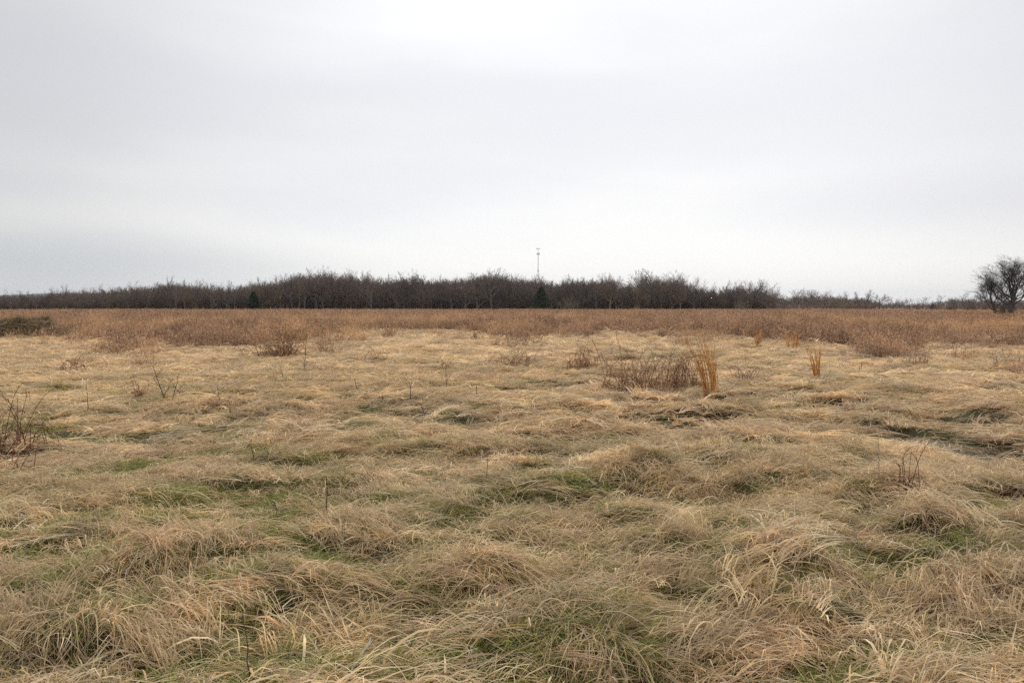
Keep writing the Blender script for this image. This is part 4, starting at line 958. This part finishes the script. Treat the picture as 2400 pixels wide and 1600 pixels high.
twig(668, 898, 860, -10, 'small forked sapling in front of the dense reddish clump', 23, .005, 2, name='sapling')
twig(1000, 978, 950, -14, 'short leaning twig below the row of dark stubs', 24, .005, 1)
twig(2345, 1205, 1150, 55, 'pale stalk leaning by the right picture edge', 25, .003, mat=M_PALE)
twig(1746, 860, 830, 0, 'thin stalk near the narrow upright orange clump', 26, .005)
twig(2017, 878, 850, 2, 'short rusty stalk beyond the medium orange clump on its right', 27, .005)
twig(1140, 1130, 1080, 3, 'faint thin stalk among the swept grass in the centre', 28, .003)
# fallen pale sticks
def fallen(px, py, dxp, dyp, label, rad=.006, mat=M_PALE):
    x, y, z = ground_at(px, py); x2, y2, z2 = ground_at(px + dxp, py + dyp); r = np.random.default_rng(int(px)); a = Acc(); k = 7; t = np.linspace(0, 1, k)[:, None]
    P = (1 - t) * np.array([0, 0, .07]) + t * np.array([x2 - x, y2 - y, z2 - z + .05]) + r.normal(0, .006, (k, 3)); a.tube(P, rad * np.array([.8, 1, 1, .95, .9, .7, .3]), 6)
    o = obj('fallen_stick', a.mesh('fallen_stick', mat), None, (x, y, z)); tag(o, label, 'stick')
fallen(726, 1268, 45, 42, 'pale grey fallen stick lying on the grass below the tallest stem', .007)
fallen(870, 1530, -45, 75, 'pale broad dry stalk lying at the bottom edge of the picture', .008)

# dark brush pile on the left
def pile():
    px0, base = 55, 800; x, y, z = ground_at(px0, base); r = np.random.default_rng(77); W = 122 / F * y; Hh = 50 / F * y
    o = obj('brush_pile', None, None, (x - .3, y + .9, z)); tag(o, 'dark heap of old hay and brush at the left edge of the field', 'pile')
    n, m = 56, 22; U, Vv = np.meshgrid(np.linspace(-1, 1, n), np.linspace(-1, 1, m), indexing='ij')
    e = np.clip(1 - Vv ** 2, 0, 1) ** .6 * np.interp(U, [-1, -.75, -.35, 0, .25, .5, .8, 1], [0, .75, .95, .85, 1.0, .5, .38, 0])
    X = U * W; Y = Vv * 1.1; Z = e * Hh * (.45 + 1.1 * fbm(X / .55, Y / .5, 78)) + .10 * (fbm(X / .18, Y / .18, 79) - .5) - .05
    i = np.arange(n - 1)[:, None] * m; j = np.arange(m - 1)[None]; Q = np.stack([i + j, i + m + j, i + m + j + 1, i + j + 1], -1)
    obj('heap', build_mesh('heap', np.stack([X, Y, Z], -1), Q, plain('rotten_hay', (.07, .05, .03), .95)), o)
    N_ = 5200; a = Acc(); ui = r.uniform(-.98, .98, N_); vi = r.uniform(-1, .6, N_); xi = ui * W; yi = vi * 1.1
    hh = np.clip(1 - vi ** 2, 0, 1) ** .6 * np.interp(ui, [-1, -.75, -.35, 0, .25, .5, .8, 1], [0, .75, .95, .85, 1.0, .5, .38, 0]) * Hh * (.45 + 1.1 * fbm(xi / .55, yi / .5, 78))
    d = np.stack([r.normal(0, 1, N_) + .5, -.5 + r.normal(0, .3, N_), r.normal(-.35, .5, N_)], 1); d /= np.linalg.norm(d, axis=1)[:, None]; ln = r.uniform(.12, .55, N_)[:, None]
    p = np.stack([xi, yi, hh], 1); S = np.cross(d, r.normal(0, 1, (N_, 3))); S /= np.linalg.norm(S, axis=1)[:, None]
    col = 1.3 * np.array([(.24, .165, .095), (.15, .105, .062), (.28, .21, .12), (.45, .34, .20), (.14, .09, .05)])[r.choice(5, N_, p=[.3, .3, .2, .07, .13])]
    a.ribbons(np.stack([p, p + d * ln * .5 + [0, 0, .02], p + d * ln], 1), np.array([[.014, .016, .006]]) * np.ones((N_, 1)), np.repeat(S[:, None], 3, 1), col)
    tag(obj('hay_strands', a.mesh('hay_strands', M_BLADE), o), kind='stuff')
    x2, y2, _ = ground_at(72, 795); s = Acc(); s.tube(np.array([[.22, -1.5, .0], [.0, -1.1, .34], [-.22, -.75, .60], [-.28, -.6, .80]]) , [.012, .014, .014, .01], 5)
    tag(obj('pole_stick', s.mesh('leaning_stick', M_PALE), None, (x2 - .1, y2 + .6, z)), 'pale bent stick leaning against the dark brush pile', 'stick')
pile()

# individual grass tussocks on the mounds
TUS = [(1440, 1120, 150, .17, 'long swept tussock, largest in the middle of the right half'), (1545, 1135, 120, .17, 'shaggy tussock joined to the right end of the long swept one'), (1660, 1160, 100, .16, 'dark bottomed tussock right of the long swept ridge'),
       (1860, 1370, 165, .2, 'overhanging tussock with a black hollow beneath it'), (2000, 1385, 110, .2, 'right shoulder of grass beside the black hollow'), (2235, 1270, 130, .2, 'high rounded tussock by the right picture edge'),
       (866, 1050, 80, .1, 'small swept tussock in the middle left field'), (1075, 1070, 90, .12, 'ragged pale tussock right of the small swept one'), (300, 1355, 95, .16, 'brown crumpled tussock in the left foreground'),
       (735, 1225, 70, .1, 'tussock wrapped around the tallest straight dead stem'), (1130, 1400, 120, .15, 'pale sprawling tussock in the centre foreground'), (1540, 1330, 110, .13, 'spiky tussock left of the black hollow'),
       (1750, 930, 95, .13, 'brown flattened tussock right of the largest orange clump'), (1885, 925, 55, .12, 'round brown tussock below the medium orange clump'), (1470, 1440, 80, .14, 'small golden tussock low in the centre right'),
       (1850, 1480, 110, .15, 'golden tussock below the black hollow'), (1400, 1580, 150, .18, 'big pale tussock at the bottom picture edge'), (2330, 1070, 70, .14, 'ragged tussock on the far side of the puddle end'),
       (2130, 985, 70, .13, 'dark tufted mound left above the puddle'), (70, 1560, 130, .16, 'matted tussock in the bottom left corner'), (2330, 1440, 110, .15, 'brown tussock low by the right picture edge'), (1960, 1255, 110, .14, 'pale ridge tussock behind the overhanging one'),
       (1690, 975, 65, .1, 'low tussock beside the dark green hollow'), (2280, 880, 38, .1, 'small dark tussock in the far right pale grass'), (300, 892, 22, .12, 'small black brown tussock in the far left pale grass')]
for i, (px, py, hw, h, lab) in enumerate(TUS):
    x, y, z = ground_at(px, py); r = np.random.default_rng(500 + i); Wd = hw / F * y; a = Acc(); small = hw < 45
    n = int(240 + 260 * min(Wd, .8)) if not small else 220; dark = .55 if small else 0.
    # crest line along x, blades spill to the near side and to both ends
    cx = r.uniform(-.8, .8, n) * Wd; az = np.where(r.random(n) < .62, -math.pi / 2 + cx / Wd * .9 + r.normal(0, .45, n), r.uniform(-3.14, 3.14, n))
    k = 7; t = np.linspace(0, 1, k)[None]; Ln = r.uniform(.14, .36, n); e0 = r.uniform(-.05, .6, n)
    el_ = e0[:, None] - (e0 + r.uniform(.3, 1.0, n))[:, None] * t * 1.15; el_ = np.clip(el_, -1.2, 1.3); ang = az[:, None] + r.normal(0, .5, n)[:, None] * t
    ds = Ln[:, None] / (k - 1); q1 = np.cos(ang) * np.cos(el_) * ds; q2 = np.sin(ang) * np.cos(el_) * ds; q3 = np.sin(el_) * ds
    for q in (q1, q2, q3): q[:, 0] = 0
    y0 = .10 + r.normal(0, .07, n); gz = H(x + cx, y + y0) - z
    P = np.stack([cx[:, None] + np.cumsum(q1, 1), y0[:, None] + np.cumsum(q2, 1), gz[:, None] + h * .25 * (1 - (cx / Wd) ** 2)[:, None] + np.cumsum(q3, 1) - .02], -1)
    gl = H(x + P[..., 0], y + P[..., 1]) - z; P[..., 2] = np.maximum(P[..., 2], gl + .008)
    W = (r.uniform(.002, .0043, n) * (1 + .05 * y))[:, None] * np.clip(1.12 - t ** 2, .15, 1); tw = r.uniform(-.8, .8, n)[:, None] + 0 * t
    S = np.stack([-np.sin(ang) * np.cos(tw), np.cos(ang) * np.cos(tw), np.sin(tw)], -1)
    c = straw(n, r) * mat_tint(np.full(1, x), np.full(1, y))[0] * (1.03 if not small else .35)
    a.ribbons(P, W, S, c)
    tag(obj('grass_tussock', a.mesh('grass_tussock', M_BLADE), None, (x, y, z)), lab, 'tussock', 'tussocks in the matted grass')

# ------------------------------------------------------------------ haze
def haze():
    a = Acc(); x0, x1, y0, y1, z0, z1 = -4300, 3400, -300, 4400, -3, 92
    a.box(((x0 + x1) / 2, (y0 + y1) / 2, (z0 + z1) / 2), (x1 - x0, y1 - y0, z1 - z0))
    m, t = new_mat('thin_haze'); o = N(t, 'ShaderNodeOutputMaterial'); v = N(t, 'ShaderNodeVolumePrincipled')
    v.inputs['Color'].default_value = (.80, .86, .95, 1); v.inputs['Density'].default_value = .00010; v.inputs['Anisotropy'].default_value = .2
    L(t, v.outputs[0], o.inputs['Volume'])
    tag(obj('haze', a.mesh('haze', m)), kind='stuff')
HAZE = True
if HAZE: haze()
